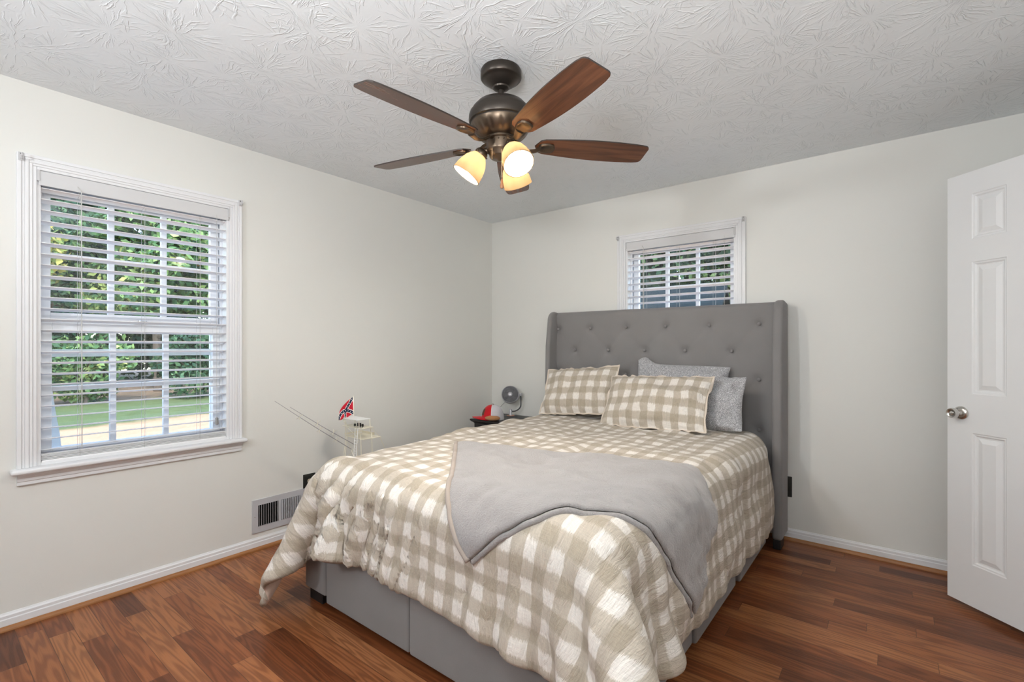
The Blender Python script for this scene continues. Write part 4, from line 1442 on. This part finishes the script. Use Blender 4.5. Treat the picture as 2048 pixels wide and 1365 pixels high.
decks = [('roof_deck', .787, (.275, .462, -1.806, -1.712), M['creamw']), ('middle_deck', .735, (.278, .482, -1.796, -1.706), M['cream']), ('lower_deck', .664, (.262, .472, -1.772, -1.640), M['cream'])]
for nm, z, (xa_, xb2, ya, yb), mm in decks:
    bm = NB(); box(bm, (xa_, ya, z - .003), (xb2, yb, z + .002), .002)
    bpart(nm, bm, mm)
bm = NB(); box(bm, (.262, -1.772, .672), (.265, -1.64, .682)); box(bm, (.262, -1.642, .664), (.40, -1.64, .682)); bpart('deck_coaming', bm, M['cream'])
bm = NB()
r_ = .0027
for x in (.290, .306):
    tube(bm, [(x, -1.800, .787), (x + .004, -1.786, .735), (x + .003, -1.782, .664), (x, -1.80, .50)], r_, 6)
tube(bm, [(.290, -1.800, .775), (.306, -1.800, .775)], .0015, 5); tube(bm, [(.292, -1.793, .757), (.31, -1.79, .757)], .0015, 5)
for x, y in ((.455, -1.795), (.455, -1.715), (.290, -1.715)):
    tube(bm, [(x, y, .787), (x + .004, y, .735), (x, y + .015, .664), (x, y + .02, .50)], r_, 6)
tube(bm, [(.31, -1.79, .735), (.42, -1.775, .664)], .0016, 6); tube(bm, [(.47, -1.72, .735), (.465, -1.65, .664)], .0016, 6)
tube(bm, [(.31, -1.785, .64), (.44, -1.79, .50)], .0018, 6); tube(bm, [(.31, -1.785, .52), (.44, -1.785, .655)], .0018, 6)
tube(bm, [(.47, -1.65, .664), (.44, -1.56, .52)], .0018, 6)
bpart('tower_frame', bm, M['cream'])
bm = NB()
for x in (.425, .452): tube(bm, [(x, -1.800, .735), (x + .006, -1.812, .62), (x + .008, -1.815, .50)], .0022, 6)
for k in range(12): z = .69 - .016 * k; tube(bm, [(.428, -1.806 - .0006 * k, z), (.457, -1.806 - .0006 * k, z)], .0013, 5)
bpart('ladder', bm, M['creamw'])
bm = NB()
for (x, y, sx, sz) in ((.405, -1.79, .010, .010), (.425, -1.78, .009, .016), (.440, -1.775, .012, .010), (.452, -1.785, .014, .018), (.466, -1.775, .008, .012)):
    box(bm, (x - sx / 2, y - .005, .745), (x + sx / 2, y + .005, .750 + sz), .001)
    tube(bm, [(x, y, .737), (x, y, .748)], .0015, 5)
bpart('rod_holders', bm, M['black'])
def outrigger(base, tip, cs):
    b, t = Vector(base), Vector(tip)
    bm = NB()
    tube(bm, [b, b.lerp(t, .5) + Vector((0, 0, -.004)), t], [.0028, .0022, .0012], 6)
    o = bpart('outrigger', bm, M['rod'])
    d = (t - b).normalized(); side = d.cross(Vector((0, 0, 1))).normalized(); up = side.cross(d)
    for c in cs:
        p = b.lerp(t, c)
        bm = NB()
        L_ = .026
        tube(bm, [p - (side + up) * L_ * .7, p + (side + up) * L_ * .7], .0016, 5); tube(bm, [p - (side - up) * L_ * .7, p + (side - up) * L_ * .7], .0016, 5)
        bpart('spreader', bm, M['cream'], parent=o)
outrigger((.375, -1.795, .595), (.345, -2.263, .940), (.22, .44, .70))
outrigger((.385, -1.775, .620), (.350, -2.178, .898), (.36, .60))
bm = NB(); tube(bm, [(.300, -1.728, .787), (.297, -1.726, .922)], .002, 6); fp = bpart('flag_pole', bm, M['cream'])
# flag cloth: hanging from the pole, drooping towards the viewer's left
nu_, nv_ = 44, 34
ht, hb2 = Vector((.298, -1.728, .918)), Vector((.300, -1.728, .806))
ft, fb = Vector((.285, -1.835, .775)), Vector((.290, -1.800, .778))
mid_t = Vector((.27, -1.795, .888))
bm = NB(); V_ = []
for j in range(nv_ + 1):
    rw = []
    for i in range(nu_ + 1):
        s_, t_ = i / nu_, j / nv_
        tp = ht * (1 - s_) ** 2 + mid_t * 2 * s_ * (1 - s_) + ft * s_ ** 2
        bp = hb2 * (1 - s_) + fb * s_
        p = tp.lerp(bp, t_)
        p += Vector((.012, .002, 0)) * math.sin(s_ * 7 + t_ * 3) * s_
        rw.append(bm.verts.new(p))
    V_.append(rw)
stars = [(.5, .5)] + [(.5 + sx * q, .5 + sy * q) for q in (.13, .26, .39) for sx in (-1, 1) for sy in (-1, 1)]
for j in range(nv_):
    for i in range(nu_):
        s_, t_ = (i + .5) / nu_, (j + .5) / nv_
        f = bm.faces.new((V_[j][i], V_[j][i + 1], V_[j + 1][i + 1], V_[j + 1][i]))
        d_ = min(abs(s_ - t_), abs(s_ + t_ - 1)) * .72
        f.material_index = 1 if d_ < .075 else (2 if d_ < .108 else 0)
        if s_ < .045: f.material_index = 2
        if d_ < .075 and min(math.hypot(s_ - a, t_ - b) for a, b in stars) < .022: f.material_index = 2
bpart('flag', bm, [M['flagred'], M['flagblue'], M['flagwhite']], 180, parent=fp)

# ------------------------------------------------------------------ the yard outside
bm = NB()
n_ = 60
vs = [[bm.verts.new((-42 + 62 * i / n_, -30 + 70 * j / n_, -.62 + .02 * noise.noise(Vector((i * .7, j * .7, 0))))) for i in range(n_ + 1)] for j in range(n_ + 1)]
for j in range(n_):
    for i in range(n_): bm.faces.new((vs[j][i], vs[j][i + 1], vs[j + 1][i + 1], vs[j + 1][i]))
gr = struct('ground', bm, M['ground'])

def crown_mesh(name, rx, rz, nleaf, size, seed, mat, clump=26, lo=0.0):
    rnd = np.random.RandomState(seed)
    cl = rnd.randn(clump, 3); cl /= np.linalg.norm(cl, axis=1, keepdims=True)
    cl *= (rnd.rand(clump, 1) ** .4) * np.array([rx, rx, rz]) * .78
    cr = (.26 + .22 * rnd.rand(clump)) * rx
    k = rnd.randint(0, clump, nleaf)
    d = rnd.randn(nleaf, 3); d /= np.linalg.norm(d, axis=1, keepdims=True)
    c = cl[k] + d * (cr[k] * (rnd.rand(nleaf) ** .33))[:, None]
    nrm = d + .9 * rnd.randn(nleaf, 3); nrm /= np.linalg.norm(nrm, axis=1, keepdims=True)
    a = np.cross(nrm, rnd.randn(nleaf, 3)); a /= np.linalg.norm(a, axis=1, keepdims=True)
    b = np.cross(nrm, a)
    sz = size * (.6 + .8 * rnd.rand(nleaf))[:, None]
    V = np.stack([c - a * sz, c + b * sz * .55, c + a * sz, c - b * sz * .55], 1).reshape(-1, 3)
    me = bpy.data.meshes.new(name)
    me.from_pydata(V.tolist(), [], np.arange(nleaf * 4).reshape(-1, 4).tolist())
    me.materials.append(mat)
    return me
def trunk_mesh(h, r, seed):
    rnd = random.Random(seed)
    bm = NB()
    x = y = 0
    pts = []
    for i in range(8):
        pts.append((x, y, h * i / 7)); x += rnd.uniform(-.1, .1); y += rnd.uniform(-.1, .1)
    tube(bm, pts, [r * (1 - .65 * i / 7) for i in range(8)], 10)
    for k in range(6):
        z = h * (.4 + .09 * k); a = rnd.uniform(0, 2 * PI); L = rnd.uniform(.8, 1.7)
        tube(bm, [(0, 0, z), (math.cos(a) * L * .5, math.sin(a) * L * .5, z + .3), (math.cos(a) * L, math.sin(a) * L, z + .8)], [r * .35, r * .25, r * .1], 6)
    me = bpy.data.meshes.new('trunk'); bm.to_mesh(me); bm.free(); me.materials.append(M['bark']); return me
CR = {'a': crown_mesh('crown', 2.3, 3.2, 7500, .15, 1, M['leafA']), 'b': crown_mesh('crown', 2.4, 3.0, 7500, .15, 2, M['leafB']), 'c': crown_mesh('crown', 2.4, 3.4, 7500, .16, 3, M['leafC'])}
TR = [trunk_mesh(5.6, .20, 5), trunk_mesh(6.2, .26, 6)]
SH = {'b': crown_mesh('shrub_leaves', 1.5, 1.25, 4200, .10, 4, M['leafB'], 18), 'c': crown_mesh('shrub_leaves', 1.6, 1.4, 4200, .10, 5, M['leafC'], 18)}
ST = trunk_mesh(1.3, .06, 9)
def tree(x, y, kind, s=1.0, rz=0.0, t=0, label='', group=None):
    r = empty('tree', (x, y, -.62), rz, label, 'tree', group); r.scale = (s, s, s)
    c = bpy.data.objects.new('crown', CR[kind]); COL.objects.link(c); c.parent = r; c.location = (0, 0, 5.4)
    k = bpy.data.objects.new('trunk', TR[t]); COL.objects.link(k); k.parent = r
def shrub(x, y, kind, s=1.0, rz=0.0, label='', group=None):
    r = empty('shrub', (x, y, -.62), rz, label, 'shrub', group); r.scale = (s, s, s)
    c = bpy.data.objects.new('shrub_leaves', SH[kind]); COL.objects.link(c); c.parent = r; c.location = (0, 0, 1.25)
    k = bpy.data.objects.new('stems', ST); COL.objects.link(k); k.parent = r
LW = 'leafy tree beyond the lawn, seen through the left wall window'
LB = 'leafy tree outside, seen through the window above the headboard'
LS = 'green shrub along the far edge of the lawn, seen through left window'
for i, (x, y, k, s, rz) in enumerate([(-21, -7, 'b', 1.0, .3), (-21.3, -2, 'a', 1.03, 1.2), (-20.8, 3, 'b', 1.0, 2.2), (-21.2, 8, 'a', 1.03, .5),
                                      (-27, -9.8, 'c', 1.08, 3.3), (-27.4, -4.6, 'b', 1.1, 4.0), (-27, .6, 'c', 1.1, 5.2), (-27.3, 5.9, 'b', 1.1, 2.8), (-27, 11.3, 'c', 1.1, 1.0),
                                      (-34, -12, 'c', 1.45, .4), (-34, -5, 'b', 1.45, 1.4), (-34, 2, 'c', 1.45, 2.4), (-34, 9, 'b', 1.45, 3.4), (-34, 16, 'c', 1.45, 4.4), (-24.3, 2.0, 'b', .95, 3.0)]):
    tree(x, y, k, s, rz, i % 2, LW, 'trees beyond the lawn')
for i, (x, y, k, s, rz) in enumerate([(-17.4, -6.2, 'b', .95, 0), (-17.0, -3.0, 'c', .92, 1), (-17.5, .1, 'b', .95, 2), (-17.1, 3.2, 'c', .95, 3), (-17.5, 6.4, 'b', .95, 4), (-17.2, 9.6, 'c', .95, 5)]):
    shrub(x, y, k, s, rz, LS, 'shrubs along the lawn edge')
for i, (x, y, k, s, rz) in enumerate([(-9.5, 8.5, 'a', .9, .2), (-6.0, 15.5, 'c', 1.1, 1.4), (-.8, 15.2, 'c', 1.1, 2.6), (4.4, 15.5, 'b', 1.1, .9), (-11.5, 14.5, 'b', 1.1, 2.0), (-8.6, 21, 'c', 1.15, 3.1), (-3.2, 21, 'b', 1.15, 4.4), (2.2, 21, 'c', 1.15, 1.1)]):
    tree(x, y, k, s, rz, i % 2, LB, 'trees behind the headboard window')
for i, (x, y, k, s, rz) in enumerate([(-24.1, -9.4, 'c', 1.3, 0.3), (-24.1, -4.5, 'b', 1.3, 1.3), (-24.1, .5, 'c', 1.3, 2.3), (-24.1, 5.5, 'b', 1.3, 3.3), (-30.5, -7, 'c', 2.0, .1), (-30.5, -.6, 'c', 2.0, 1.9), (-30.5, 5.8, 'c', 2.0, 2.9), (-30.5, 12.2, 'c', 2.0, 3.9)]):
    shrub(x, y, k, s, rz, 'dark shrub in the woods behind the lawn, seen through left window', 'shrubs in the woods')
# white curved panel just outside the lower left pane
bm = NB()
prism(bm, [(-3.25, -.62), (-3.045, -.62), (-3.052, .70), (-3.060, .80), (-3.074, .90), (-3.088, 1.02), (-3.12, 1.12), (-3.25, 1.2)], lambda p: Vector((-.285, p[0], p[1])), lambda p: Vector((-.265, p[0], p[1])))
wp = obj('white_panel', fixn(bm), M['trim'])
tag(wp, 'white curved panel outside the lower left pane of the left window', 'panel')
# neighbouring shed roof behind the small window
sh = empty('garden_shed', (-3.4, 9.6, -.62), .12, label='dark blue-grey shed outside the window above the headboard', cat='shed')
bm = NB(); box(bm, (-2.2, 0, 0), (2.6, 2.6, 2.5)); obj('wall', bm, M['siding'], sh)
bm = NB()
prism(bm, [(-.35, 2.42), (1.3, 3.5), (2.95, 2.42), (2.95, 2.52), (1.3, 3.62), (-.35, 2.52)], lambda p: Vector((-2.45, p[0], p[1])), lambda p: Vector((2.85, p[0], p[1])))
obj('roof', fixn(bm), M['siding'], sh)
bm = NB(); box(bm, (-2.45, -.37, 2.40), (2.85, -.34, 2.53)); obj('fascia', bm, M['trim'], sh)
